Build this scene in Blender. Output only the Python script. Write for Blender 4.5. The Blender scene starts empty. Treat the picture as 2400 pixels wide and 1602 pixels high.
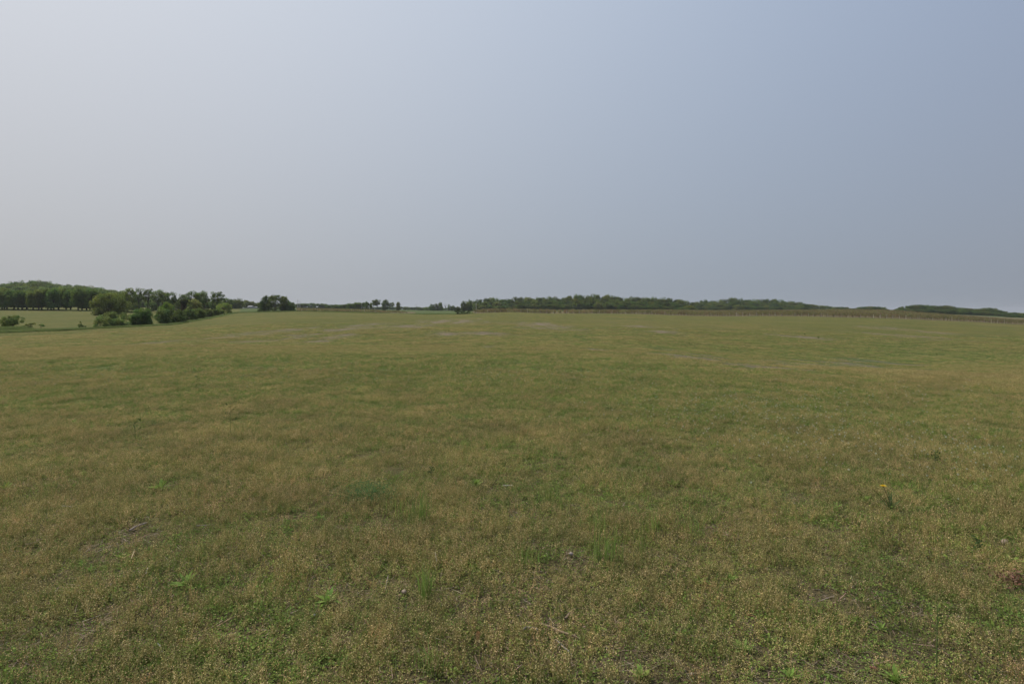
import bpy, math, random
import numpy as np
R = math.radians
sc = bpy.context.scene

# ------------------------------------------------------------------ camera, sky, sun, exposure
F, CX, HY, CAMZ = 1333.0, 1200.0, 730.0, 1.6       # focal length and horizon in photo pixels (2400 wide), eye height in metres
cam = bpy.data.cameras.new('camera'); co = bpy.data.objects.new('camera', cam)
sc.collection.objects.link(co); sc.camera = co
cam.sensor_width = 36; cam.lens = 36 * F / 2400; cam.shift_y = -(801 - HY) / 2400
cam.clip_start = 0.05; cam.clip_end = 20000
co.location = (0, 0, CAMZ); co.rotation_euler = (R(90), 0, 0)

SUN_EL, SUN_AZ = 52.0, -62.0                        # azimuth from the view direction, negative is to the left
sd = np.array([math.sin(R(SUN_AZ)) * math.cos(R(SUN_EL)), math.cos(R(SUN_AZ)) * math.cos(R(SUN_EL)), math.sin(R(SUN_EL))])
lamp = bpy.data.lights.new('sun', 'SUN'); lamp.energy = 3.4; lamp.angle = R(4); lamp.color = (1.0, 0.93, 0.82)
lo = bpy.data.objects.new('sun', lamp); sc.collection.objects.link(lo)
lo.rotation_euler = (R(90 - SUN_EL), 0, math.atan2(-sd[0], sd[1]) + math.pi)
lo.rotation_euler = (math.pi / 2 - R(SUN_EL), 0, math.atan2(sd[0], -sd[1]))

w = bpy.data.worlds.new('World'); sc.world = w; w.use_nodes = True
nt = w.node_tree; N, L = nt.nodes, nt.links; N.clear()
out = N.new('ShaderNodeOutputWorld'); bg = N.new('ShaderNodeBackground'); bg.inputs[1].default_value = 0.1
sky = N.new('ShaderNodeTexSky'); sky.sky_type = 'NISHITA'; sky.sun_disc = False
sky.sun_elevation = R(SUN_EL); sky.sun_rotation = R(SUN_AZ); sky.air_density = 1.0; sky.dust_density = 6.0; sky.ozone_density = 1.0

def srgb(c):
    c = np.array(c, float) / 255
    return np.where(c <= 0.04045, c / 12.92, ((c + 0.055) / 1.055) ** 2.4)
# haze in the high air: radiance as a smooth function of height above the horizon and nearness to the sun
SKY = [  # px, py, sRGB of the hazy sky there
 (0, 0, (210, 214, 222)), (0, 300, (200, 202, 208)), (0, 600, (186, 187, 191)), (0, 700, (182, 184, 187)),
 (500, 0, (201, 209, 221)), (500, 300, (190, 196, 205)), (500, 600, (178, 182, 188)),
 (1200, 0, (182, 196, 216)), (1200, 300, (174, 186, 203)), (1200, 500, (169, 179, 192)), (1200, 680, (164, 173, 181)),
 (1800, 0, (172, 185, 204)), (1800, 300, (163, 176, 196)), (1800, 500, (158, 168, 184)), (1800, 690, (153, 162, 173)),
 (2400, 0, (164, 173, 190)), (2400, 300, (155, 164, 180)), (2400, 500, (151, 160, 176)), (2400, 700, (146, 153, 166))]
A, B = [], []
for px, py, c in SKY:
    d = np.array([(px - CX) / F, 1, (HY - py) / F]); d /= np.linalg.norm(d)
    s, e = d @ sd, d[2]
    A.append([1, s, s * s, e, e * e, s * e]); B.append(srgb(c))
for d, c in (((0, -1, .1), (125, 134, 150)), ((1, -.6, .1), (125, 133, 148)), ((0, 0, 1), (185, 200, 225)), ((.5, -.3, 1), (150, 172, 208)),
             (tuple(sd), (250, 246, 240)), ((0, -1, 1), (150, 170, 205)), ((-1, -.4, .3), (175, 180, 190)), ((1, 0, .1), (128, 138, 152))):
    d = np.array(d, float); d /= np.linalg.norm(d); s, e = d @ sd, d[2]
    k = 0.35
    A.append([k * v for v in (1, s, s * s, e, e * e, s * e)]); B.append(srgb(c) * k)
COEF = np.linalg.lstsq(np.array(A), np.array(B), rcond=None)[0]      # 6 x 3
NISH = 0.06
def vm(op, *ins):
    n = N.new('ShaderNodeVectorMath'); n.operation = op
    for i, v in enumerate(ins):
        if isinstance(v, bpy.types.NodeSocket): L.new(v, n.inputs[i])
        elif op == 'SCALE' and i == 1: n.inputs[3].default_value = v
        else: n.inputs[i].default_value = v
    return n.outputs['Value'] if op == 'DOT_PRODUCT' else n.outputs[0]
def ma(op, a, b):
    n = N.new('ShaderNodeMath'); n.operation = op
    for i, v in enumerate((a, b)):
        if isinstance(v, bpy.types.NodeSocket): L.new(v, n.inputs[i])
        else: n.inputs[i].default_value = v
    return n.outputs[0]
tc = N.new('ShaderNodeTexCoord'); dirn = vm('NORMALIZE', tc.outputs['Generated'])
s_ = vm('DOT_PRODUCT', dirn, tuple(sd)); sep = N.new('ShaderNodeSeparateXYZ'); L.new(dirn, sep.inputs[0])
e_ = ma('MAXIMUM', sep.outputs[2], 0.0); s_ = ma('MAXIMUM', s_, -0.4)
terms = [None, s_, ma('MULTIPLY', s_, s_), e_, ma('MULTIPLY', e_, e_), ma('MULTIPLY', s_, e_)]
acc = None
for i, t in enumerate(terms):
    cv = tuple(float(v) * 10 for v in COEF[i])
    if t is None: acc = cv; continue
    n = N.new('ShaderNodeVectorMath'); n.operation = 'MULTIPLY_ADD'
    L.new(t, n.inputs[0]); n.inputs[1].default_value = cv
    if isinstance(acc, tuple): n.inputs[2].default_value = acc
    else: L.new(acc, n.inputs[2])
    acc = n.outputs[0]
acc = vm('MAXIMUM', acc, (0.6, 0.6, 0.6))
mx = N.new('ShaderNodeMix'); mx.data_type = 'RGBA'; mx.inputs[0].default_value = NISH
L.new(acc, mx.inputs[6]); L.new(sky.outputs[0], mx.inputs[7]); L.new(mx.outputs[2], bg.inputs[0]); L.new(bg.outputs[0], out.inputs[0])
sc.view_settings.view_transform = 'Standard'; sc.view_settings.look = 'None'; sc.view_settings.gamma = 1; sc.view_settings.exposure = 0
sc.cycles.max_bounces = 6; sc.cycles.transparent_max_bounces = 8
sc.cycles.use_denoising = True

# ------------------------------------------------------------------ numbers and noise
rng = np.random.default_rng(7); random.seed(7)
def hash2(ix, iy, seed):
    h = (ix.astype(np.int64) * 374761393 + iy.astype(np.int64) * 668265263 + seed * 1442695041) & 0xffffffff
    h = ((h ^ (h >> 13)) * 1274126177) & 0xffffffff
    return ((h ^ (h >> 16)) & 0xffff) / 65535.0
def vnoise(x, y, seed=0):
    x = np.asarray(x, float); y = np.asarray(y, float)
    ix, iy = np.floor(x), np.floor(y); fx, fy = x - ix, y - iy
    fx = fx * fx * (3 - 2 * fx); fy = fy * fy * (3 - 2 * fy)
    a, b = hash2(ix, iy, seed), hash2(ix + 1, iy, seed); c, d = hash2(ix, iy + 1, seed), hash2(ix + 1, iy + 1, seed)
    return (a * (1 - fx) + b * fx) * (1 - fy) + (c * (1 - fx) + d * fx) * fy
def fbm(x, y, seed=0, o=4):
    v, a, t = 0, 1.0, 0
    for k in range(o):
        v = v + a * vnoise(x * 2 ** k, y * 2 ** k, seed + k * 17); t += a; a *= 0.5
    return v / t

# ------------------------------------------------------------------ the lie of the land: photo row of the ground at each distance, per bearing
COLS = {
 0:    [(14,882),(18,851),(22,838),(30,826),(45,810),(65,795),(85,784),(100,771),(120,763),(150,750),(200,731),(230,725.5),(260,725),(400,718),(600,715)],
 150:  [(14,882),(18,850),(22,836),(30,824),(45,807),(65,790),(85,781),(100,774),(120,765),(150,751),(200,733),(230,726),(260,725.5),(400,718),(600,715)],
 300:  [(14,882),(18,849),(22,834),(30,820),(45,802),(65,785),(85,775),(105,768),(125,763),(160,752),(200,738),(240,728.5),(300,726),(400,719),(600,717)],
 450:  [(14,882),(18,848),(22,832),(30,817),(45,798),(65,782),(100,768),(140,757),(175,747),(230,735),(300,728),(400,721),(600,719)],
 550:  [(14,882),(18,848),(22,829),(28,822),(37,813),(50,795),(65,778),(100,762),(150,747),(200,738),(235,734),(300,728),(400,724),(700,721)],
 700:  [(14,882),(18,848),(22,829),(28,822),(37,813),(50,795),(65,775),(100,757),(150,742),(200,732),(230,729),(260,730),(300,728),(400,723),(700,721)],
 900:  [(14,882),(18,848),(22,829),(28,822),(37,813),(50,795),(65,775),(100,757),(150,743),(200,736),(230,734),(260,734.5),(300,731),(340,728),(450,728),(700,726)],
 1060: [(14,882),(18,848),(22,829),(28,822),(37,813),(50,795),(65,776),(100,760),(150,748),(200,741),(240,738.5),(280,738.5),(350,734),(500,729.5),(700,727)],
 1160: [(14,882),(18,849),(22,829),(28,822),(37,813),(50,795),(65,776),(100,758),(150,742),(190,732),(215,729.5),(240,731),(300,733),(400,729),(520,727)],
 1250: [(14,882),(18,850),(22,833),(30,818),(45,800),(65,780),(100,762),(150,746),(190,737),(225,733),(250,735),(320,734),(520,727)],
 1500: [(14,882),(18,853),(22,841),(30,827),(45,810),(65,787),(100,765),(150,748),(190,738),(230,734),(260,736),(320,733),(520,727)],
 1620: [(14,882),(18,856),(22,845),(30,834),(45,818),(65,793),(100,768),(150,752),(190,745),(225,742),(260,739),(350,733),(520,731)],
 1800: [(14,883),(18,862),(22,857),(30,850),(45,830),(65,802),(100,774),(150,754),(190,745),(220,741),(260,738),(350,733),(500,731),(700,729)],
 2060: [(14,888),(18,873),(22,870),(30,864),(45,843),(65,812),(100,780),(150,758),(190,748),(215,745),(260,739),(340,730),(420,731),(700,729)],
 2200: [(14,890),(18,878),(22,875),(30,866),(45,845),(65,813),(100,785),(150,763),(190,754),(215,752),(260,745),(330,735),(400,736),(700,734)],
 2400: [(14,895),(18,885),(22,879),(30,868),(45,846),(65,816),(100,790),(150,773),(190,766),(210,762),(250,757),(320,746),(400,747),(700,741)]}
U = np.arange(-1200, 3601, 25.0); LY = np.linspace(math.log(3), math.log(6000), 260)
cols = sorted(COLS)
prof = []
for c in cols:
    k = [(3, 730 + 1333 * 1.6 / 3), (9, 730 + 1333 * 1.6 / 9)] + COLS[c] + [(1500, 727 if c < 2000 else 730 if c < 2100 else 733 if c < 2300 else 737), (6000, 730 if c < 2000 else 732)]
    ly = [math.log(a) for a, b in k]; zz = [CAMZ - a * (b - HY) / F for a, b in k]
    prof.append(np.interp(LY, ly, zz))
prof = np.array(prof)
TAB = np.array([[np.interp(u, cols, prof[:, j]) for j in range(len(LY))] for u in U])
def blur(a, axis, n):
    k = np.exp(-0.5 * (np.arange(-3 * n, 3 * n + 1) / n) ** 2); k /= k.sum()
    p = [(0, 0), (0, 0)]; p[axis] = (3 * n, 3 * n); a = np.pad(a, p, mode='edge')
    return np.apply_along_axis(lambda v: np.convolve(v, k, 'valid'), axis, a)
TAB = blur(blur(TAB, 1, 2), 0, 2)
def ground_z(x, y):
    x = np.asarray(x, float); y = np.asarray(y, float)
    yy = np.maximum(y, 3.0); u = np.clip(CX + F * x / yy, U[0], U[-1] - 1e-6)
    fu = (u - U[0]) / 25.0; iu = np.minimum(fu.astype(int), len(U) - 2); fu = fu - iu
    fl = np.clip((np.log(yy) - LY[0]) / (LY[1] - LY[0]), 0, len(LY) - 1.0001); il = fl.astype(int); fl = fl - il
    z = (TAB[iu, il] * (1 - fu) + TAB[iu + 1, il] * fu) * (1 - fl) + (TAB[iu, il + 1] * (1 - fu) + TAB[iu + 1, il + 1] * fu) * fl
    r = np.hypot(x, y)
    z = z + (fbm(x / 3.1, y / 3.1, 5) - 0.5) * 0.10 * np.clip(r / 6, 0.4, 1)
    z = z + (fbm(x / 22, y / 22, 9) - 0.5) * np.clip((r - 15) / 120, 0, 1) * 0.6
    return z
def gz(x, y): return float(ground_z(x, y))
def hit(px, py, y0=1.2, y1=3000):
    ys = np.exp(np.linspace(math.log(y0), math.log(y1), 1500)); xs = ys * (px - CX) / F
    k = np.argmax((CAMZ - ys * (py - HY) / F) <= ground_z(xs, ys))
    return float(xs[k]), float(ys[k]), gz(xs[k], ys[k])
def at(px, Y):
    x = Y * (px - CX) / F
    return x, Y, gz(x, Y)

# tan, lush and bare shares of the ground cover at a point
BARE = [(1740,858,110,5),(1880,855,110,5),(2000,846,70,4),(2130,855,60,5),(1660,836,60,4),(1820,862,90,5),(1950,850,90,5),(2010,843,50,5),(1700,858,60,4),(600,800,60,5),(740,800,40,6),(830,770,50,6),(650,775,60,9),(720,785,50,8),(780,790,40,9),(500,792,45,6),(390,800,50,7),(870,760,50,5),(950,765,55,6),(1060,752,70,5),(1130,782,90,6),(1250,760,60,5),(1300,768,70,6),(1150,812,40,4),
        (1420,820,60,5),(1560,820,40,4),(1640,832,70,7),(1500,765,50,4),(1900,855,80,7),(2030,845,45,7),(2130,854,40,8),(1980,862,60,5),(1760,858,60,6),(1880,790,60,5),(2130,787,60,5),(2200,780,50,4),(2330,875,25,4),(2080,770,50,4),(1560,778,50,4),(1050,782,50,5)]
TANP = [(2250,888,260,14),(2100,905,260,10),(100,838,160,6),(1200,757,260,5),(1500,755,120,6),(2300,758,120,5),(1050,770,120,5),(350,775,120,6),(1700,765,150,5)]
LUSH = [(1350,850,420,16),(2050,848,420,12),(1950,852,350,9),(1200,842,500,22),(600,836,500,18),(1600,900,300,40),(200,850,120,20),(1900,840,400,10),(2200,830,250,18),(1320,788,60,8)]
def patch_uv(x, y):
    yy = np.maximum(y, 1.0); z = ground_z(x, y)
    return CX + F * x / yy, HY + F * (CAMZ - z) / yy
def blobs(lst, x, y):
    out = np.zeros_like(x)
    for px, py, a, b in lst:
        X, Y, Z = hit(px, py); x2, y2, _ = hit(px, py - b); rx = a * Y / F; ry = max(abs(y2 - Y), 0.8, 0.07 * Y)
        out = np.maximum(out, np.exp(-(((x - X) / rx) ** 2 + ((y - Y) / ry) ** 2)))
    return out
HOLLOW = [(1650, 26, 90, 2.2), (1770, 23.5, 110, 1.6), (1890, 26, 110, 2.4), (1995, 32, 70, 3.2), (2130, 29, 60, 2.6), (1560, 30, 70, 3.0), (2290, 24, 30, 1.5)]   # px, metres out, half width in px, half depth in metres
DIP = [(1950, 33, 420, 9), (2300, 30, 260, 8)]
def world_blobs(lst, x, y):
    out = np.zeros_like(x)
    for px, Y, a, ry in lst:
        out = np.maximum(out, np.exp(-(((x - Y * (px - CX) / F) / (a * Y / F)) ** 2 + ((y - Y) / ry) ** 2)))
    return out
def cover(x, y):
    x = np.asarray(x, float); y = np.asarray(y, float)
    r = np.hypot(x, y)
    n1, n2 = fbm(x / 2.2, y / 1.6, 31), fbm(x / 9, y / 6, 41)
    near = np.clip((14 - r) / 8, 0, 1)
    tan = 0.42 + 1.0 * (n1 - 0.5) + 0.6 * (n2 - 0.5) + 0.9 * (fbm(x / 0.7, y / 0.5, 37) - 0.5) + 0.22 * near - 0.16 * np.clip(x / np.maximum(y, 1), -1, 1) * near
    lush = np.maximum(blobs(LUSH, x, y), world_blobs(DIP, x, y)); tan = tan - 0.52 * lush + 0.4 * blobs(TANP, x, y) - .12 * np.clip((4.2 - r) / 1.5, 0, 1)
    b = np.maximum(blobs(BARE, x, y), 1.25 * world_blobs(HOLLOW, x, y))
    rows = fbm((x * 0.94 + y * 0.34) / 1.6, (y * 0.94 - x * 0.34) / 14, 77)
    bare = np.clip(b * (0.4 + 1.2 * rows), 0, 1)
    bare = np.maximum(bare, 0.5 * np.clip((fbm(x / 0.5, y / 0.5, 61) - 0.68) * 6, 0, 1) * near)
    return np.clip(tan, 0, 1), lush, bare

# ------------------------------------------------------------------ mesh helpers
def mesh_from(name, V, Fq, mat, C=None, smooth=False):
    V = np.asarray(V, np.float32).reshape(-1, 3); Fq = np.asarray(Fq, np.int32).reshape(-1, 4)
    me = bpy.data.meshes.new(name); me.vertices.add(len(V)); me.vertices.foreach_set('co', V.ravel())
    me.loops.add(Fq.size); me.loops.foreach_set('vertex_index', Fq.ravel())
    me.polygons.add(len(Fq)); me.polygons.foreach_set('loop_start', np.arange(0, Fq.size, 4, dtype=np.int32))
    try: me.polygons.foreach_set('loop_total', np.full(len(Fq), 4, np.int32))
    except Exception: pass
    if smooth: me.polygons.foreach_set('use_smooth', np.ones(len(Fq), bool))
    me.update(calc_edges=True)
    if C is not None:
        a = me.color_attributes.new('Col', 'FLOAT_COLOR', 'POINT')
        C = np.asarray(C, np.float32).reshape(-1, 3); a.data.foreach_set('color', np.hstack([C, np.ones((len(C), 1), np.float32)]).ravel())
    me.materials.append(mat)
    return me
class MB:
    def __init__(s): s.v, s.f, s.c, s.n = [], [], [], 0
    def add(s, V, Fq, C):
        V = np.asarray(V, float).reshape(-1, 3); s.v.append(V); s.f.append(np.asarray(Fq, int).reshape(-1, 4) + s.n)
        C = np.asarray(C, float); s.c.append(np.broadcast_to(C, (len(V), 3)) if C.ndim == 1 else C); s.n += len(V)
    def quads(s, Q, C):                                   # Q (n,4,3); C (n,3) or (3,)
        Q = np.asarray(Q, float); n = len(Q); C = np.asarray(C, float)
        s.add(Q.reshape(-1, 3), np.arange(4 * n).reshape(n, 4), C if C.ndim == 1 else np.repeat(C, 4, 0))
    def tube(s, P, rad, C, k=5):
        P = np.asarray(P, float); rad = np.broadcast_to(np.asarray(rad, float), (len(P),)); m = len(P)
        T = np.gradient(P, axis=0); T /= np.linalg.norm(T, axis=1)[:, None] + 1e-9
        ref = np.array([0.31, 0.95, 0.05]) if abs(T[0][2]) > 0.7 else np.array([0, 0, 1.0])
        A_ = np.cross(T, ref); A_ /= np.linalg.norm(A_, axis=1)[:, None] + 1e-9; B_ = np.cross(T, A_)
        a = np.arange(k) * 2 * math.pi / k
        V = P[:, None] + rad[:, None, None] * (np.cos(a)[None, :, None] * A_[:, None] + np.sin(a)[None, :, None] * B_[:, None])
        f = [(i * k + j, i * k + (j + 1) % k, (i + 1) * k + (j + 1) % k, (i + 1) * k + j) for i in range(m - 1) for j in range(k)]
        s.add(V.reshape(-1, 3), f, C)
        c0 = s.n; s.add([P[-1]], np.zeros((0, 4), int), C)
        base = c0 - k
        s.f.append(np.array([(base + j, base + (j + 1) % k, c0, c0) for j in range(0)]).reshape(-1, 4).astype(int))
    def box(s, c, d, C, rz=0):
        c = np.array(c, float); d = np.array(d, float) / 2
        V = np.array([[i, j, k] for i in (-1, 1) for j in (-1, 1) for k in (-1, 1)], float) * d
        ca, sa = math.cos(rz), math.sin(rz); V = np.c_[V[:, 0] * ca - V[:, 1] * sa, V[:, 0] * sa + V[:, 1] * ca, V[:, 2]] + c
        s.add(V, [(0, 1, 3, 2), (4, 6, 7, 5), (0, 4, 5, 1), (2, 3, 7, 6), (0, 2, 6, 4), (1, 5, 7, 3)], C)
    def mesh(s, name, mat, smooth=False):
        return mesh_from(name, np.concatenate(s.v), np.concatenate(s.f), mat, np.concatenate(s.c), smooth)
def obj(name, me, parent=None, loc=(0, 0, 0)):
    o = bpy.data.objects.new(name, me); sc.collection.objects.link(o); o.location = loc
    if parent is not None: o.parent = parent
    return o
def thing(name, label, cat, loc=(0, 0, 0), group=None, me=None):
    o = obj(name, me, None, loc); o['label'] = label; o['category'] = cat
    if group: o['group'] = group
    return o

# ------------------------------------------------------------------ materials
def new_mat(name, rough=0.8, spec=0.2):
    m = bpy.data.materials.new(name); m.use_nodes = True; n = m.node_tree.nodes; b = n['Principled BSDF']
    b.inputs['Roughness'].default_value = rough; b.inputs['Specular IOR Level'].default_value = spec
    return m, n, m.node_tree.links, b
def noise(n, l, scale, detail=3, coord='Object', vec=None):
    t = n.new('ShaderNodeTexNoise'); t.inputs['Scale'].default_value = scale; t.inputs['Detail'].default_value = detail
    if vec is None:
        c = n.new('ShaderNodeTexCoord'); l.new(c.outputs[coord], t.inputs['Vector'])
    else: l.new(vec, t.inputs['Vector'])
    return t.outputs[0]
def mixc(n, l, f, a, b, blend='MIX'):
    m = n.new('ShaderNodeMix'); m.data_type = 'RGBA'; m.blend_type = blend
    for s, v in ((m.inputs[0], f), (m.inputs[6], a), (m.inputs[7], b)):
        if isinstance(v, bpy.types.NodeSocket): l.new(v, s)
        elif isinstance(v, (int, float)): s.default_value = v
        else: s.default_value = (*v, 1)
    return m.outputs[2]
def ramp(n, l, f, a, b):
    m = n.new('ShaderNodeMapRange'); l.new(f, m.inputs[0]); m.inputs[1].default_value = a; m.inputs[2].default_value = b
    return m.outputs[0]
def vcol_mat(name, trans=0.0, nscale=0.5, namt=0.5, rough=0.75, spec=0.15, rnd=0.35):
    m, n, l, b = new_mat(name, rough, spec)
    a = n.new('ShaderNodeVertexColor'); a.layer_name = 'Col'
    g = n.new('ShaderNodeNewGeometry')
    f = ramp(n, l, noise(n, l, nscale, 3, vec=g.outputs['Position']), 0.3, 0.7)
    c = mixc(n, l, 1.0, a.outputs[0], mixc(n, l, f, (1 - namt * 0.6, 1 - namt * 0.6, 1 - namt * 0.5), (1 + namt * 0.6, 1 + namt * 0.5, 1 + namt * 0.3)), 'MULTIPLY')
    oi = n.new('ShaderNodeObjectInfo')
    h = n.new('ShaderNodeHueSaturation'); l.new(c, h.inputs['Color'])
    mm = n.new('ShaderNodeMapRange'); l.new(oi.outputs['Random'], mm.inputs[0]); mm.inputs[3].default_value = 1 - rnd / 2; mm.inputs[4].default_value = 1 + rnd / 2
    l.new(mm.outputs[0], h.inputs['Value'])
    w_ = n.new('ShaderNodeTexWhiteNoise'); w_.noise_dimensions = '1D'; l.new(oi.outputs['Random'], w_.inputs['W'])
    m2 = n.new('ShaderNodeMapRange'); l.new(w_.outputs[0], m2.inputs[0]); m2.inputs[3].default_value = 0.5 - rnd * 0.06; m2.inputs[4].default_value = 0.5 + rnd * 0.06
    l.new(m2.outputs[0], h.inputs['Hue']); c = h.outputs[0]
    l.new(c, b.inputs['Base Color'])
    if trans:
        t = n.new('ShaderNodeBsdfTranslucent'); l.new(c, t.inputs[0]); x = n.new('ShaderNodeMixShader'); x.inputs[0].default_value = trans
        l.new(b.outputs[0], x.inputs[1]); l.new(t.outputs[0], x.inputs[2]); l.new(x.outputs[0], n['Material Output'].inputs[0])
    return m
M_leaf = vcol_mat('tree_leaf', 0.5, 0.22, 0.25)
M_plant = vcol_mat('low_plant', 0.35, 1.1, 0.22, rnd=0.14, spec=0.05)
M_bark = vcol_mat('bark', 0, 3.0, 0.4, 0.9, 0.1)
M_wood = vcol_mat('weathered_wood', 0, 30.0, 0.4, 0.85, 0.15)
M_stone = vcol_mat('stone', 0, 60.0, 0.35, 0.8, 0.2)
M_paint = vcol_mat('house_paint', 0, 0.8, 0.15, 0.6, 0.3)
M_petal = vcol_mat('petal', 0.2, 60.0, 0.2, 0.6, 0.2)

# ground
m, n, l, b = new_mat('field_soil_and_grass', 0.95, 0.05); M_ground = m
g = n.new('ShaderNodeNewGeometry'); P = g.outputs['Position']
at_ = n.new('ShaderNodeVertexColor'); at_.layer_name = 'Col'
sp = n.new('ShaderNodeSeparateColor'); l.new(at_.outputs[0], sp.inputs[0])
at2 = n.new('ShaderNodeVertexColor'); at2.layer_name = 'Col2'
sp2 = n.new('ShaderNodeSeparateColor'); l.new(at2.outputs[0], sp2.inputs[0])
fine = noise(n, l, 40, 4, vec=P); med = noise(n, l, 3.0, 5, vec=P); big = noise(n, l, 0.35, 5, vec=P); huge = noise(n, l, 0.05, 4, vec=P)
green = mixc(n, l, ramp(n, l, med, .35, .65), (0.084, 0.095, 0.025), (0.125, 0.132, 0.038))
tanc = mixc(n, l, ramp(n, l, med, .35, .65), (0.134, 0.112, 0.039), (0.186, 0.158, 0.058))
def addm(a, b_, op='ADD', k=1.0):
    q = n.new('ShaderNodeMath'); q.operation = op
    for i, v in enumerate((a, b_)):
        if isinstance(v, bpy.types.NodeSocket): l.new(v, q.inputs[i])
        else: q.inputs[i].default_value = v
    return q.outputs[0]
tf = addm(addm(sp.outputs[0], addm(addm(big, -0.5), 1.0, 'MULTIPLY')), addm(addm(med, -0.5), 0.9, 'MULTIPLY'))
grass_c = mixc(n, l, ramp(n, l, tf, 0.1, 1.0), green, tanc)
grass_c = mixc(n, l, ramp(n, l, huge, .35, .65), mixc(n, l, 1.0, grass_c, (0.88, 0.94, 0.92), 'MULTIPLY'), mixc(n, l, 1.0, grass_c, (1.08, 1.04, 1.0), 'MULTIPLY'))
grass_c = mixc(n, l, addm(sp.outputs[1], 0.9, 'MULTIPLY'), grass_c, mixc(n, l, ramp(n, l, med, .3, .7), (0.068, 0.098, 0.030), (0.106, 0.138, 0.044)))
soil = mixc(n, l, ramp(n, l, med, .3, .7), (0.170, 0.132, 0.100), (0.240, 0.190, 0.145))
soil_near = mixc(n, l, ramp(n, l, fine, .3, .7), (0.068, 0.050, 0.032), (0.140, 0.106, 0.070))
# streaks left by the drill, running away to the right
mp = n.new('ShaderNodeMapping'); l.new(P, mp.inputs[0]); mp.inputs['Rotation'].default_value = (0, 0, R(-20)); mp.inputs['Scale'].default_value = (1.6, 0.07, 1)
st = noise(n, l, 1.0, 4, vec=mp.outputs[0])
grass_c = mixc(n, l, ramp(n, l, st, .35, .7), mixc(n, l, 1.0, grass_c, (0.90, 0.92, 0.94), 'MULTIPLY'), mixc(n, l, 1.0, grass_c, (1.08, 1.06, 1.02), 'MULTIPLY'))
mp3 = n.new('ShaderNodeMapping'); l.new(P, mp3.inputs[0]); mp3.inputs['Rotation'].default_value = (0, 0, R(-20)); mp3.inputs['Scale'].default_value = (0.55, 0.10, 1)
st3 = noise(n, l, 1.0, 6, vec=mp3.outputs[0])
bf = ramp(n, l, addm(addm(addm(sp.outputs[2], 0.7, 'MULTIPLY'), addm(addm(st3, -0.5), 2.4, 'MULTIPLY')), addm(addm(addm(med, -0.5), 1.2, 'MULTIPLY'), addm(addm(noise(n, l, 0.9, 4, vec=P), -0.5), 1.8, 'MULTIPLY'))), 0.32, 0.88)
bf = addm(bf, 0.75, 'MULTIPLY')
bq = addm(bf, ramp(n, l, sp.outputs[2], 0.02, 0.2), 'MULTIPLY')
col = mixc(n, l, bq, grass_c, soil)
col = mixc(n, l, sp2.outputs[0], col, soil_near)           # under the modelled plants near by: mostly soil
col = mixc(n, l, sp2.outputs[1], col, (0.072, 0.104, 0.036))  # far green crop and verges
vine_g = mixc(n, l, ramp(n, l, big, .35, .65), (0.12, 0.11, 0.05), (0.17, 0.125, 0.08))
col = mixc(n, l, sp2.outputs[2], col, vine_g)
l.new(col, b.inputs['Base Color'])
bp = n.new('ShaderNodeBump'); bp.inputs['Strength'].default_value = 0.9; bp.inputs['Distance'].default_value = 0.06
l.new(addm(fine, addm(med, 2.0, 'MULTIPLY')), bp.inputs['Height']); l.new(bp.outputs[0], b.inputs['Normal'])

# ------------------------------------------------------------------ the ground, one sheet to the horizon
rr = np.concatenate([[0.0], np.exp(np.linspace(math.log(0.6), math.log(5500), 560))])
th = np.concatenate([np.linspace(-52, 52, 420), np.linspace(52, 308, 110)[1:-1]]); nth = len(th)
TH, RR = np.meshgrid(np.radians(th), rr, indexing='xy')
gx, gy = RR * np.sin(TH), RR * np.cos(TH); gzv = ground_z(gx, gy)
behind = np.clip(-gy / 60, 0, 1); gzv = gzv * (1 - behind)
i, j = np.meshgrid(np.arange(len(rr) - 1), np.arange(nth), indexing='ij'); j2 = (j + 1) % nth
quads = np.stack([i * nth + j, i * nth + j2, (i + 1) * nth + j2, (i + 1) * nth + j], -1).reshape(-1, 4)
tan, lush, bare = cover(gx, gy)
gu = CX + F * gx / np.maximum(gy, 1)
edgeY = np.interp(gu, [-800, 0, 300, 400, 500, 560, 640, 700, 950, 1060, 1160, 1250, 1500, 1620, 1800, 2060, 2400, 3200],
                  [86, 88, 108, 125, 175, 232, 232, 234, 240, 262, 222, 232, 234, 228, 222, 216, 212, 205])   # where the field ends
past = np.clip((gy - edgeY) / 4, 0, 1)
nearf = np.clip((10 - RR) / 7, 0, 1) * .75 * (gy > 0)
vg = past * (((gu > 690) & (gu < 975) & (gy > 246) & (gy < 340)) | ((gu > 1110) & (gy > edgeY + 5) & (gy < 400)))
farg = past * (1 - vg) * 0.85; farg = np.where((gu < 560) & (gy > edgeY + 12), 0.12, farg)
farg = np.where((gu < 560) & (gy > 260), 0.15, farg)
C = np.stack([tan, lush * (1 - past), bare * (1 - past) * (RR > 9)], -1).reshape(-1, 3)
me = mesh_from('ground', np.stack([gx, gy, gzv], -1).reshape(-1, 3), quads[:, ::-1], M_ground, C, True)
a2 = me.color_attributes.new('Col2', 'FLOAT_COLOR', 'POINT')
a2.data.foreach_set('color', np.stack([nearf, farg, vg * 1.0, np.ones_like(vg * 1.0)], -1).astype(np.float32).ravel())
o = obj('ground', me); o['kind'] = 'structure'

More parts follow.
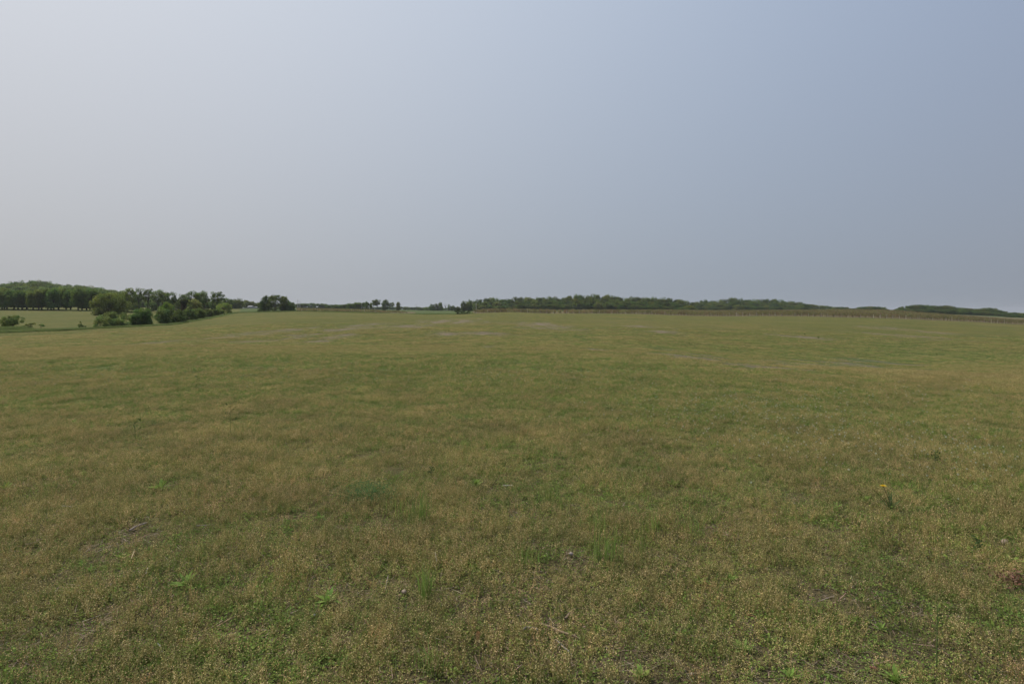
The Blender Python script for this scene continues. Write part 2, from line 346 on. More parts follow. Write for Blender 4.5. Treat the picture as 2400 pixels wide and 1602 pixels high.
# ------------------------------------------------------------------ low ground cover (grass, clover, seed heads) as scattered patches
def leaf_quads(c, size, nrm_up=0.5, asp=0.6, r=None):
    """c (n,3) centres -> n quads of random orientation"""
    r = r or rng; n_ = len(c); size = np.broadcast_to(size, (n_,))
    nv = r.normal(size=(n_, 3)); nv[:, 2] = np.abs(nv[:, 2]) + nrm_up; nv /= np.linalg.norm(nv, axis=1)[:, None]
    t = np.cross(nv, r.normal(size=(n_, 3))); t /= np.linalg.norm(t, axis=1)[:, None] + 1e-9; bt = np.cross(nv, t)
    t = t * size[:, None] / 2; bt = bt * size[:, None] * asp / 2
    return np.stack([c - t, c - bt + t * 0.1, c + t, c + bt + t * 0.1], 1)
def blades(base, h, wdt, lean, r=None):
    """bent grass blades, two quads each"""
    r = r or rng; n_ = len(base); a = r.uniform(0, 2 * math.pi, n_); d = np.stack([np.cos(a), np.sin(a), 0 * a], 1)
    a2_ = r.uniform(0, 2 * math.pi, n_); s_v = np.stack([np.cos(a2_), np.sin(a2_), 0 * a], 1) * (wdt / 2)[:, None]
    up = np.array([0, 0, 1.0])
    p1 = base + up * (h * 0.55)[:, None] + d * (h * lean * 0.3)[:, None]; p2 = base + up * (h * 1.0)[:, None] * (1 - 0.3 * lean)[:, None] + d * (h * lean)[:, None]
    q1 = np.stack([base - s_v, base + s_v, p1 + s_v * 0.8, p1 - s_v * 0.8], 1); q2 = np.stack([p1 - s_v * 0.8, p1 + s_v * 0.8, p2 + s_v * 0.12, p2 - s_v * 0.12], 1)
    return np.concatenate([q1, q2])
def jit(c, n_, k=0.2, hue=0.1):
    c = np.array(c) * (1 + rng.uniform(-k, k, (n_, 1))); return c * (1 + rng.uniform(-hue, hue, (n_, 3)))
S = 0.5
def pos(n_, clump=0):
    p = rng.uniform(-S / 2, S / 2, (n_, 2))
    if clump:
        c = rng.uniform(-S / 2, S / 2, (clump, 2)); p = c[rng.integers(0, clump, n_)] + rng.normal(0, 0.035, (n_, 2))
    return p
def patch(kind):
    mb = MB(); sd_ = int(rng.integers(1, 10000))
    nt_, ng, ns, nb = {'tan': (105, 2100, 60, 150), 'green': (52, 2600, 45, 190), 'sparse': (45, 800, 130, 50)}[kind]
    F1 = lambda p: vnoise(p[:, 0] / .075 + 50, p[:, 1] / .075 + 50, sd_) * .65 + vnoise(p[:, 0] / .03 + 50, p[:, 1] / .03 + 50, sd_ + 5) * .35   # gaps and clumps, hand-sized
    F2 = lambda p: vnoise(p[:, 0] / .11 + 70, p[:, 1] / .11 + 70, sd_ + 9)                                                                       # how dry the clump is
    F3 = lambda p: vnoise(p[:, 0] / .06 + 90, p[:, 1] / .06 + 90, sd_ + 13)
    # seed-head plants
    p = pos(nt_); p = p[(F1(p) > .30) & (F2(p) > .20)]; f1, f2, f3 = F1(p), F2(p), F3(p); st_, sc_, heads, hc = [], [], [], []
    for q, a1, a2_, a3 in zip(p, f1, f2, f3):
        red = max(0, a3 - .70) * 1.1
        tone = (0.55 + .9 * a2_) * rng.uniform(0.85, 1.15) * np.array([1 + .1 * red, (1.08 - .22 * a2_) * (1 - .35 * red), rng.uniform(0.85, 1.1) * (1 - .3 * red)])
        for k in range(rng.integers(3, 6)):
            h = rng.uniform(0.04, 0.12) * (.55 + .8 * a1); a = rng.uniform(0, 6.3); le = rng.uniform(0.1, 0.6) * h
            b0 = np.array([*q, 0]); t0 = b0 + [math.cos(a) * le, math.sin(a) * le, h]
            sv = np.array([math.sin(a + .7), math.cos(a + .7), 0]) * 0.0007
            st_.append([b0 - sv, b0 + sv, t0 + sv, t0 - sv]); sc_.append(np.array([0.295, 0.252, 0.10]) * tone)
            m_ = rng.integers(5, 10); f = rng.uniform(0.35, 1.0, m_)
            hp = b0 + (t0 - b0) * f[:, None] + rng.normal(0, 0.007, (m_, 3)) * [1, 1, .6]
            heads.append(hp); hc.append(np.array([0.64, 0.55, 0.255]) * tone * rng.uniform(0.6, 1.25, (m_, 1)))
    mb.quads(np.array(st_), np.array(sc_)); hp = np.concatenate(heads); mb.quads(leaf_quads(hp, rng.uniform(.0035, .0072, len(hp)), 0.2, 0.55), np.concatenate(hc))
    # small leaves
    p = pos(ng); g = F1(p); p = p[g > .33 + (.12 if kind == 'sparse' else 0)]; n_ = len(p); g = F1(p); hgt = rng.uniform(0.003, 0.055, n_) * (g - .2) * 1.6
    gc = jit([0.170, 0.232, 0.056] if kind != 'tan' else [0.172, 0.205, 0.054], n_, 0.35, 0.12) * (.75 + .75 * F3(p))[:, None]
    mb.quads(leaf_quads(np.c_[p, hgt], rng.uniform(.006, .016, n_) * (.8 + .5 * F2(p)), 0.7, 0.6), gc)
    # blades
    p = pos(nb, 9); mb.quads(blades(np.c_[p, np.zeros(nb)], rng.uniform(.03, .11, nb), rng.uniform(.0012, .003, nb), rng.uniform(.1, .8, nb)), np.tile(jit([0.175, 0.225, 0.065], nb, 0.35), (2, 1)))
    # straw and dead stalks lying down
    p = np.c_[pos(ns), rng.uniform(.002, .012, ns)]; a = rng.uniform(0, 6.3, ns); ln = rng.uniform(.012, .12, ns); d = np.stack([np.cos(a), np.sin(a), rng.uniform(-.1, .1, ns)], 1) * ln[:, None] / 2
    sv = np.stack([-np.sin(a), np.cos(a), 0 * a], 1) * rng.uniform(.0007, .002, ns)[:, None]
    mb.quads(np.stack([p - d - sv, p + d - sv, p + d + sv, p - d + sv], 1), jit([0.34, 0.275, 0.20], ns, 0.5))
    return mb
src = bpy.data.collections.new('cover_sources'); names = []
k = 0
for kind, cnt in (('tan', 4), ('green', 4), ('sparse', 3)):
    for v in range(cnt):
        so = bpy.data.objects.new('plants_%02d' % k, patch(kind).mesh('plants_%02d' % k, M_plant)); src.objects.link(so); k += 1

def scatter(name, coll, P_, rot, scl, idx, label, cat):
    me = bpy.data.meshes.new(name); me.vertices.add(len(P_)); me.vertices.foreach_set('co', np.asarray(P_, np.float32).ravel())
    for nm, ty, key, dat in (('rot', 'FLOAT_VECTOR', 'vector', rot), ('scl', 'FLOAT_VECTOR', 'vector', scl), ('idx', 'INT', 'value', idx)):
        a = me.attributes.new(nm, ty, 'POINT'); a.data.foreach_set(key, np.asarray(dat, np.int32 if ty == 'INT' else np.float32).ravel())
    o = obj(name, me); o['kind'] = 'stuff'; o['label'] = label; o['category'] = cat
    ng = bpy.data.node_groups.new(name + '_nodes', 'GeometryNodeTree')
    ng.interface.new_socket('Geometry', in_out='INPUT', socket_type='NodeSocketGeometry'); ng.interface.new_socket('Geometry', in_out='OUTPUT', socket_type='NodeSocketGeometry')
    n, l = ng.nodes, ng.links; gi = n.new('NodeGroupInput'); go = n.new('NodeGroupOutput')
    ip = n.new('GeometryNodeInstanceOnPoints'); ci = n.new('GeometryNodeCollectionInfo'); ci.inputs['Collection'].default_value = coll
    ci.inputs['Separate Children'].default_value = True; ci.inputs['Reset Children'].default_value = True; ip.inputs['Pick Instance'].default_value = True
    def na(nm, ty):
        q = n.new('GeometryNodeInputNamedAttribute'); q.data_type = ty; q.inputs['Name'].default_value = nm; return q.outputs['Attribute']
    er = n.new('FunctionNodeEulerToRotation'); l.new(na('rot', 'FLOAT_VECTOR'), er.inputs[0])
    l.new(gi.outputs[0], ip.inputs['Points']); l.new(ci.outputs[0], ip.inputs['Instance']); l.new(na('idx', 'INT'), ip.inputs['Instance Index'])
    l.new(er.outputs[0], ip.inputs['Rotation']); l.new(na('scl', 'FLOAT_VECTOR'), ip.inputs['Scale']); l.new(ip.outputs[0], go.inputs[0])
    md = o.modifiers.new('scatter', 'NODES'); md.node_group = ng
    return o
def slope_rot(x, y, h):
    zx = (ground_z(x + h, y) - ground_z(x - h, y)) / (2 * h); zy = (ground_z(x, y + h) - ground_z(x, y - h)) / (2 * h)
    n_ = len(x); psi = rng.uniform(0, 2 * math.pi, n_)
    # tilt expressed in the rotated frame: R = Rz(psi) first, then tilt; euler XYZ with small angles
    c, s = np.cos(psi), np.sin(psi)
    tx, ty = np.arctan(zy), -np.arctan(zx)              # world-axis tilts
    return np.stack([c * tx + s * ty, -s * tx + c * ty, psi], 1)
PX, SCL, IDX = [], [], []
for y0, y1, cell, sx, sz in ((0.9, 15, 0.31, 1.0, 0.85), (15, 38, 0.62, 1.7, 1.2), (38, 105, 1.5, 4.0, 1.35)):
    ys = np.arange(y0 if y0 > 1 else -2.5, y1, cell); pts = []
    for y in ys:
        xm = 1.15 * max(y, 0) + 7; xs = np.arange(-xm, xm, cell); pts.append(np.c_[xs, np.full(len(xs), y)])
    p = np.concatenate(pts); p += rng.uniform(-cell * .5, cell * .5, p.shape)
    eY = np.interp(CX + F * p[:, 0] / np.maximum(p[:, 1], 1), [-800, 0, 300, 400, 2400], [84, 86, 106, 122, 300])
    p = p[(p[:, 1] < eY)]
    t_, lu, ba = cover(p[:, 0], p[:, 1])
    v = rng.uniform(0, 1, len(p)) * 0.8 + 0.1
    kind = np.where(t_ > v, 0, 1); kind = np.where((ba > rng.uniform(0.15, 0.8, len(p))) | (rng.uniform(0, 1, len(p)) < .22 * np.clip((6.5 - p[:, 1]) / 3, 0, 1)), 2, kind)
    idx = np.where(kind == 0, rng.integers(0, 4, len(p)), np.where(kind == 1, rng.integers(4, 8, len(p)), rng.integers(8, 11, len(p))))
    keep = rng.uniform(0, 1, len(p)) > np.clip((p[:, 1] - 55) / 45, 0, 1) * 0.9
    if y0 > 12: keep &= ~((ba > rng.uniform(0.2, 0.8, len(p))) & (rng.uniform(0, 1, len(p)) < .85))
    p, idx = p[keep], idx[keep]
    s = rng.uniform(.85, 1.25, len(p)); zs = s * rng.uniform(.7, 1.2, len(p)) * (0.75 + 0.5 * fbm(p[:, 0] / 0.8, p[:, 1] / 0.8, 91))
    PX.append(np.c_[p, ground_z(p[:, 0], p[:, 1]) - 0.003]); zs = zs * np.interp(p[:, 1], [4, 9, 40, 100], [1, .68, .55, .6]); SCL.append(np.stack([s * sx, s * sx, zs * sz], 1)); IDX.append(idx)
PX = np.concatenate(PX)
scatter('grass_and_clover', src, PX, slope_rot(PX[:, 0], PX[:, 1], 0.3), np.concatenate(SCL), np.concatenate(IDX), 'low mix of tan seed heads, clover and short grass covering the near field', 'ground cover')

# white clover heads
def clover_head():
    mb = MB(); mb.tube([(0, 0, 0), (.002, .001, .05), (.004, 0, .085)], .0008, (0.10, 0.15, 0.05), 4)
    c = rng.normal(size=(46, 3)); c /= np.linalg.norm(c, axis=1)[:, None]; c = c * .0085 + [.004, 0, .09]
    mb.quads(leaf_quads(c, .006, .2, .5), jit([0.52, 0.54, 0.42], 46, .12, .04)); return mb
M_head = M_petal
csrc = bpy.data.collections.new('clover_sources'); ch = clover_head().mesh('clover_head', M_head)
csrc.objects.link(bpy.data.objects.new('clover_head', ch))
p = []
for (px, py, a, b_, n_) in ((1750, 960, 330, 60, 520), (1950, 1030, 350, 70, 260), (2250, 1060, 200, 90, 150), (1250, 880, 500, 35, 420), (700, 880, 500, 35, 260), (150, 880, 250, 30, 160), (2100, 920, 300, 30, 140)):
    for q in range(n_):
        u, v_ = rng.normal(px, a * .5), rng.normal(py, b_ * .5)
        if v_ > 838: p.append(((u - CX) / F * (CAMZ * F / (v_ - HY)), CAMZ * F / (v_ - HY)))
p = np.array(p); s = rng.uniform(.5, 1.0, len(p))
scatter('clover_flowers', csrc, np.c_[p, ground_z(p[:, 0], p[:, 1])], np.c_[rng.normal(0, .15, (len(p), 2)), rng.uniform(0, 6, len(p))], np.stack([s, s, s], 1), np.zeros(len(p)), 'sprinkling of tiny white clover flowers over the greener ground', 'clover flowers')

# tall verge grass along the left edge of the field
def tall_patch():
    mb = MB(); n_ = 420; p = np.c_[rng.uniform(-.7, .7, (n_, 2)), np.zeros(n_)]
    mb.quads(blades(p, rng.uniform(.25, .75, n_), rng.uniform(.012, .03, n_), rng.uniform(.15, .8, n_)), np.tile(jit([0.175, 0.225, 0.072], n_, .3, .12), (2, 1))); return mb
vsrc = bpy.data.collections.new('verge_sources')
for k in range(3): vsrc.objects.link(bpy.data.objects.new('verge_%d' % k, tall_patch().mesh('verge_%d' % k, M_plant)))
p = []
for u in np.arange(-260, 575, 2.0):
    e = np.interp(u, [-800, 0, 300, 400, 500, 560], [86, 88, 108, 125, 175, 232]); wd = np.interp(u, [0, 60, 150, 300, 560], [13, 8, 2.5, 2.5, 4])
    for k in range(5 if u < 160 else 2):
        Y = e + rng.uniform(0, 1) * wd; p.append((Y * (u + rng.uniform(-2, 2) - CX) / F, Y))
for u in np.arange(-200, 330, 1.5):                       # rough growth under the close tree row
    for k in range(3):
        Y = 229 + rng.uniform(0, 1) * 8; p.append((Y * (u + rng.uniform(-2, 2) - CX) / F, Y))
for u in np.arange(560, 1110, 2.0):
    e = np.interp(u, [560, 640, 700, 950, 1060, 1110], [232, 232, 234, 240, 262, 235])
    for k in range(3):
        Y = e + rng.uniform(0, 1) * 10; p.append((Y * (u + rng.uniform(-2, 2) - CX) / F, Y))
p = np.array(p); s = rng.uniform(.7, 1.3, len(p)); far_ = np.where(p[:, 1] > 150, 1.5, 1.0); low = np.where(p[:, 1] > 222, 0.55, .45) * np.where((p[:, 1] < 110) & (p[:, 0] < -84), 2.1, 1.0)
scatter('verge_grass', vsrc, np.c_[p, ground_z(p[:, 0], p[:, 1])], np.c_[np.zeros((len(p), 2)), rng.uniform(0, 6, len(p))], np.stack([s * far_, s * far_, s * low], 1), rng.integers(0, 3, len(p)), 'dark green tall grass along the far edge of the field', 'grass')

# ------------------------------------------------------------------ trees
def make_tree(seed, crown_base=.2, nclump=26, nleaf=2600, leaf=.06, clump=.26, col=(0.055, 0.085, 0.026), lean=0, trunks=1, trunk_w=.022, col_var=.2, taper=0.0, skirt=False, asp=.4, shell=.55):
    """unit tree: height 1, crown radius asp; returns trunk mesh, crown mesh"""
    r = np.random.default_rng(seed); rc = clump * .4
    top_z, bot_z = 1 - rc * .8, max(crown_base + (0 if skirt else rc * .5), .01)
    zs = bot_z if skirt else (bot_z + top_z) / 2          # height where the crown is widest
    if skirt: zs = bot_z + (top_z - bot_z) * .38
    cs = []
    while len(cs) < nclump:
        q = r.uniform(-1, 1, 3); low = skirt and q[2] < 0
        d = np.linalg.norm(q[:2]) if low else (np.abs(q) ** 2.7).sum() ** (1 / 2.7) * (1 if np.linalg.norm(q[:2]) < 1 else 2)
        if d > 1 or d < shell or (low and r.uniform() < .4): continue
        z = zs + q[2] * ((top_z - zs) if q[2] > 0 else (zs - bot_z)); k = (asp - rc * .7) * (1 - taper * max(q[2], 0))
        if low: k *= 1 + .12 * q[2]
        cs.append((q[0] * k + lean * z, q[1] * k, z))
    cs = np.array(cs); rad = r.uniform(.7, 1.25, nclump) * rc
    tone = r.uniform(1 - col_var, 1 + col_var, nclump); hue = r.uniform(-.10, .10, nclump)
    k = r.integers(0, nclump, nleaf); d = r.normal(size=(nleaf, 3)); d /= np.linalg.norm(d, axis=1)[:, None]
    rr_ = r.uniform(.3, 1, nleaf) ** .6 * r.uniform(.75, 1.1, nleaf)
    c = cs[k] + d * (rad[k] * rr_)[:, None] * [1, 1, .85]
    c[:, 2] = np.clip(c[:, 2], max(crown_base * .8, .01), None)
    C_ = np.array(col)[None] * [1.46, 1.42, 1.10] * tone[k][:, None] * r.uniform(.8, 1.25, (nleaf, 1)); C_[:, 0] *= 1 + hue[k] * 1.5; C_[:, 2] *= 1 - hue[k]
    mb = MB(); mb.quads(leaf_quads(c, r.uniform(.6, 1.35, nleaf) * leaf, .25, .75, r), C_)
    crown = mb
    tb = MB(); bc = np.array([0.085, 0.070, 0.055])
    for t in range(trunks):
        x0 = 0 if trunks == 1 else r.uniform(-.10, .10); y0_ = 0 if trunks == 1 else r.uniform(-.08, .08)
        top = np.array([lean * .8 + x0 * 1.8, y0_ * 1.8, crown_base + (1 - crown_base) * .62])
        P_ = np.array([[x0, y0_, -.02], [x0 * 1.1 + r.normal(0, .006), y0_, .12], [x0 * 1.3 + lean * .4 + r.normal(0, .012), y0_ * 1.3 + r.normal(0, .01), .38], top])
        tw = trunk_w / (1 if trunks == 1 else 1.7)
        tb.tube(P_, [tw * 1.25, tw, tw * .7, tw * .2], bc, 7)
        for q in r.permutation(nclump)[: max(6, nclump // (2 * trunks))]:
            f = r.uniform(.25, .85); s0 = P_[1] * (1 - f) + top * f; e0 = cs[q]; mid = (s0 + e0) / 2 + [0, 0, -.015]
            if e0[2] > s0[2] - .1: tb.tube([s0, mid, e0], [tw * .42, tw * .28, tw * .08], bc, 4)
    return tb, crown
def tree_data(seed, **kw):
    a, b_ = make_tree(seed, **kw); return a.mesh('trunk', M_bark, True), b_.mesh('crown', M_leaf), kw.get('asp', .4)
def plant_tree(data, x, y, H, Rw, name, label, cat='tree', group=None, rz=None, crown_name='crown', sink=0.0):
    o = thing(name, label, cat, (x, y, gz(x, y) - .1 - sink), group)
    o.scale = (Rw / data[2], Rw / data[2], H); o.rotation_euler = (0, 0, random.uniform(0, 6.28) if rz is None else rz)
    obj('trunk', data[0], o); obj(crown_name, data[1], o)
    return o
def plant_px(data, px, top, Y, wpx, name, label, **kw):
    """stand a tree at bearing px and depth Y so its top reaches photo row top and its crown is wpx wide"""
    x, y, z = at(px, Y); H = CAMZ + Y * (HY - top) / F - z + .1
    return plant_tree(data, x, y, max(H, .5), wpx * Y / F / 2 * 1.0, name, label, **kw)
ORD = 'first second third fourth fifth sixth seventh eighth ninth tenth eleventh twelfth thirteenth fourteenth fifteenth sixteenth seventeenth eighteenth nineteenth twentieth twenty-first twenty-second'.split()

G1, G2, G3 = (0.094, 0.142, 0.040), (0.078, 0.122, 0.040), (0.118, 0.160, 0.044)
dense = [tree_data(100 + k, skirt=True, crown_base=.02, nclump=75, nleaf=9000, leaf=.042, clump=.40, asp=.6, col=tuple(.8 * v for v in (G1, G2, G3)[k % 3])) for k in range(6)]
rowt = [tree_data(200 + k, skirt=True, crown_base=(.17, .21, .15, .19)[k], nclump=60, nleaf=7500, leaf=.036, clump=.32, asp=.34, col=(G1, G3, G1)[k % 3], trunk_w=.028) for k in range(4)]
hillt = [tree_data(150 + k, skirt=True, crown_base=.02, nclump=75, nleaf=9000, leaf=.036, clump=.34, asp=.36, col=(G1, G2, G1)[k % 3]) for k in range(5)]
airy = [tree_data(300 + k, crown_base=.38, nclump=40, nleaf=2300, leaf=.036, clump=.22, asp=.3, shell=.35, col=(0.100, 0.135, 0.046), trunk_w=.02, lean=(-.12, .04, 0, .06)[k]) for k in range(4)]
far_t = [tree_data(400 + k, skirt=True, crown_base=.02, nclump=30, nleaf=2200, leaf=.07, clump=.38, asp=.5, col=(G2, G1)[k % 2]) for k in range(4)]

# the row with bare lower trunks at the left
rowx = [5, 10, 16, 32, 42, 52, 63, 78, 91, 98, 112, 119, 126, 137, 155, 165, 183, 192, 203, 211, 222]
rtop = np.interp(rowx, [0, 30, 60, 90, 110, 150, 180, 222], [672, 671, 676, 674, 673, 668, 670, 676])
for k, px in enumerate(rowx):
    plant_px(rowt[k % 4], px, rtop[k] + rng.uniform(-1, 5), 232 + rng.uniform(-3, 4), rng.uniform(32, 44), 'row_tree', 'leafy tree with bare lower trunk, %s from the left edge in the close row' % ORD[k], group='trees in the close row at the left edge of the meadow')
for k, px in enumerate([-14, -34, -58, -85, -110, -140, -170]):
    plant_px(rowt[k % 4], px, 674, 232, 34, 'row_tree', 'leafy tree of the close row just outside the left edge of the picture', group='trees in the close row at the left edge of the meadow')
# hill wood behind it
cx_, cy_ = [-150, 0, 30, 60, 90, 110, 130, 160, 190, 215, 240, 262, 285, 300], [668, 662, 658, 653, 654, 655, 662, 664, 665, 668, 672, 677, 684, 694]
k = 0
for lay, (Y, dy, step) in enumerate(((380, 13, 15), (410, 5, 13), (440, 0, 12))):
    for px in np.arange(-150, 300, step):
        u = px + rng.uniform(-4, 4)
        plant_px(hillt[k % 5], u, np.interp(u, cx_, cy_) + dy + rng.uniform(0, 1.6), Y + rng.uniform(-8, 8), rng.uniform(36, 50), 'hill_wood_tree', 'dark green tree of the wood on the rise behind the left tree row', group='trees of the wood on the left rise'); k += 1
# band of woodland behind the airy trees
for px in np.arange(-150, 560, 11):
    plant_px(dense[k % 6], px + rng.uniform(-3, 3), 700 + rng.uniform(-3, 4), (370 if px < 270 else 400) + rng.uniform(-8, 8), rng.uniform(24, 32), 'backdrop_tree', 'dark low tree in the woodland band at the back of the far meadow', group='trees in the band at the back of the far meadow'); k += 1

round_t = tree_data(501, skirt=True, crown_base=.03, asp=.8, nclump=170, nleaf=17000, leaf=.042, clump=.42, shell=.3, col=(0.095, 0.140, 0.036), trunks=3, trunk_w=.03)
plant_px(round_t, 257, 682, 192, 84, 'round_tree', 'broad round green tree standing alone before the end of the close row')
full_t = tree_data(502, skirt=True, crown_base=.12, nclump=60, nleaf=7000, leaf=.036, clump=.32, col=G1)
plant_px(full_t, 298, 672, 228, 46, 'tall_full_tree', 'dense tall tree rising just right of the broad round tree')
AIR = [(327, 672, 28, 'thin airy tree with a leaning trunk, right of the dense tall tree'), (346, 674, 30, 'airy round-topped tree with sky showing through, above the dark clipped-looking bush'),
       (370, 677, 36, 'leafier airy tree with straight dark trunk, behind the pale green bush'), (384, 679, 30, 'airy tree leaning over its straight-trunked neighbour behind the hedge'), (408, 682, 30, 'sparse airy tree left of the ivy-covered stump'), (428, 687, 24, 'low sparse tree whose top shows over the ivy-covered stump'),
       (449, 680, 34, 'airy tree above the olive green tree behind the hedge'), (466, 680, 28, 'airy tree second from right before the pair at the group end'), (482, 679, 34, 'tallest airy tree of the right-hand group, trunk bare at the foot'),
       (508, 681, 34, 'rounded airy tree closing the group above the bright green bush')]
for k, (px, top, wd, lab) in enumerate(AIR):
    plant_px(airy[k % 4], px, top, 236 + (k * 5) % 9, wd, 'airy_tree', lab, group='airy trees behind the hedge', rz=0.3 * (k % 3))
for px, top, wd in ((318, 700, 24), (355, 703, 30), (392, 702, 34), (420, 702, 28), (452, 703, 30), (478, 704, 28), (505, 703, 26)):
    plant_px(dense[k % 6], px, top, 262, wd, 'understorey_tree', 'small dark tree filling the space beneath the airy trees', group='small trees beneath the airy trees'); k += 1
plant_px(airy[2], 530, 696, 262, 16, 'small_tree', 'small pale tree standing between the airy group and the far dark clumps')

# bushes and hedge plants between the meadow and the field
bush = lambda seed, **kw: tree_data(seed, **{**dict(crown_base=.02, trunks=4, nclump=70, nleaf=7000, leaf=.05, clump=.42, trunk_w=.03, skirt=True, asp=.75), **kw})
def bush_px(px, py, top, wd, Y, data, name, lab, **kw):
    x, y, z = at(px, Y); H = Y * (py - top) / F + .1
    o = plant_tree(data, x, y, H, wd * Y / F / 2, name, lab, cat=kw.pop('cat', 'bush'), **kw); return o
bush_px(28, 766, 733, 48, 106, tree_data(601, crown_base=.10, nclump=46, nleaf=4200, leaf=.065, clump=.40, shell=.2, asp=.75, col=(0.118, 0.159, 0.053), trunks=2, trunk_w=.03), 'shrub', 'small open shrub on the dark verge grass at the left edge')
bush_px(67, 767, 750, 26, 103, tree_data(602, crown_base=.35, nclump=7, nleaf=220, leaf=.13, clump=.3, col=(0.108, 0.154, 0.050), trunks=3, trunk_w=.025), 'sapling', 'spindly sapling with a flat leafy top, right of the open shrub', cat='sapling')
bush_px(97, 768, 752, 16, 104, tree_data(603, crown_base=.4, nclump=5, nleaf=110, leaf=.14, clump=.3, col=(0.108, 0.154, 0.050), trunks=2, trunk_w=.025), 'sapling', 'smaller spindly sapling beside the flat-topped one on the verge', cat='sapling')
bush_px(187, 768, 750, 14, 108, tree_data(604, crown_base=.1, nclump=7, nleaf=240, leaf=.12, clump=.35, col=(0.097, 0.150, 0.046), trunks=3, lean=-.2), 'sapling', 'leaning leafy sapling left of the sprawling shrub', cat='sapling')
bush_px(200, 768, 759, 13, 108, bush(605, nclump=8, nleaf=240, leaf=.16, col=(0.076, 0.122, 0.043)), 'small_bush', 'tiny low bush at the foot of the leaning sapling')
bush_px(262, 767, 731, 84, 118, bush(606, nclump=90, nleaf=7000, leaf=.07, clump=.46, asp=1.15, crown_base=.03, shell=.25, col=(0.104, 0.146, 0.053)), 'sprawling_shrub', 'wide sprawling grey-green shrub before the broad round tree')
bush_px(332, 764, 720, 56, 124, bush(607, nclump=100, nleaf=12000, leaf=.05, clump=.40, shell=.3, asp=.65, col=(0.067, 0.110, 0.034), taper=.3), 'dark_bush', 'dark green domed bush at the edge of the field')
bush_px(390, 758, 711, 46, 158, bush(608, col=(0.134, 0.187, 0.046), taper=.3), 'pale_bush', 'bright pale green bush top showing behind the hedge clump')
bush_px(398, 760, 724, 72, 140, bush(609, nclump=120, nleaf=13000, leaf=.06, clump=.46, shell=.3, asp=1.0, col=(0.094, 0.130, 0.046)), 'large_bush', 'large rounded grey-green bush right of the dark domed bush')
HB = [(442, 757, 727, 44, 156), (463, 754, 727, 40, 168), (482, 750, 728, 38, 180), (500, 746, 728, 30, 195), (514, 740, 727, 24, 212), (425, 757, 733, 30, 148)]
for k, (px, py, top, wd, Y) in enumerate(HB):
    bush_px(px, py, top, wd, Y, bush(620 + k % 3, nclump=80, nleaf=9000, leaf=.06, asp=.8, shell=.3, col=((0.071, 0.114, 0.037), (0.088, 0.133, 0.040), (0.077, 0.117, 0.040))[k % 3]), 'hedge_bush',
            ['dark hedge bush below the ivy-covered stump', 'dark hedge bush below the olive green tree', 'hedge bush in the middle of the dark hedge run', 'lower hedge bush towards the thin end of the hedge', 'smallest hedge bush just left of the bright green bush', 'low hedge bush joining the large grey-green bush'][k], group='bushes of the hedge along the field')
bush_px(525, 735, 707, 42, 222, bush(640, nclump=90, nleaf=9000, leaf=.045, asp=.8, col=(0.131, 0.191, 0.053)), 'bright_bush', 'bright green bush at the far end of the hedge')
bush_px(456, 745, 704, 36, 200, tree_data(641, crown_base=.25, nclump=50, nleaf=4000, leaf=.05, clump=.28, col=(0.143, 0.159, 0.062), trunks=3), 'olive_tree', 'small olive-coloured tree right of the ivy-covered stump', cat='tree')
# ivy stump
x, y, z = at(430, 186); Hs = 186 * (747 - 703) / F
o = thing('ivy_stump', 'tall broken trunk wrapped in brownish ivy with a leafy green head', 'tree stump', (x, y, z - .1))
mb = MB(); mb.tube([(0, 0, 0), (.05, 0, Hs * .5), (.1, 0, Hs * .85)], [.5, .42, .35], (0.08, 0.065, 0.05), 9); obj('trunk', mb.mesh('trunk', M_bark, True), o)
n_ = 1700; a = rng.uniform(0, 6.3, n_); h = rng.uniform(.05, .8, n_) * Hs; q = np.stack([np.cos(a) * (.6 + .2 * rng.normal(size=n_)) + .05, np.sin(a) * (.6 + .2 * rng.normal(size=n_)), h], 1)
mb = MB(); mb.quads(leaf_quads(q, rng.uniform(.15, .35, n_), .2, .8), jit([0.085, 0.072, 0.036], n_, .3)); obj('ivy', mb.mesh('ivy', M_leaf), o)
q = rng.normal(size=(1500, 3)); q /= np.linalg.norm(q, axis=1)[:, None]; q = q * [1.35, 1.2, .95] * rng.uniform(.5, 1.05, (1500, 1)) + [0.1, 0, Hs * .84]
mb = MB(); mb.quads(leaf_quads(q, rng.uniform(.15, .35, 1500), .2, .8), jit([0.070, 0.090, 0.032], 1500, .3)); obj('crown', mb.mesh('crown', M_leaf), o)

# far dark clumps right of the hedge, then the centre-left group
for px, top, wd, lab in ((547, 701, 26, 'dark far tree clump immediately right of the bright green bush'), (560, 703, 20, 'dark far tree touching the clump right of the bright bush'), (578, 702, 22, 'dark far tree left of the small white house'), (590, 705, 18, 'dark far tree behind the small white house'), (603, 708, 20, 'low dark far tree right of the small white house')):
    plant_px(dense[(px) % 6], px, top, 470, wd, 'far_tree', lab, group='dark far trees around the white house')
plant_px(dense[1], 622, 690, 262, 26, 'slim_tree', 'slim tree at the left of the isolated group in mid distance', group='isolated group of trees')
plant_px(dense[4], 612, 704, 264, 22, 'low_tree', 'low tree at the left foot of the isolated group', group='isolated group of trees')
big = tree_data(701, skirt=True, crown_base=.12, asp=.6, nclump=80, nleaf=8000, leaf=.038, clump=.30, col=(0.085, 0.120, 0.044), trunks=2, trunk_w=.03)
plant_px(big, 648, 689, 262, 50, 'large_tree', 'largest rounded tree of the isolated group in mid distance', group='isolated group of trees')
plant_px(dense[2], 667, 693, 264, 24, 'tall_tree', 'tree with a narrow top on the right shoulder of the largest group tree', group='isolated group of trees')
plant_px(dense[3], 681, 705, 263, 24, 'low_tree', 'low spreading tree at the right end of the isolated group', group='isolated group of trees')
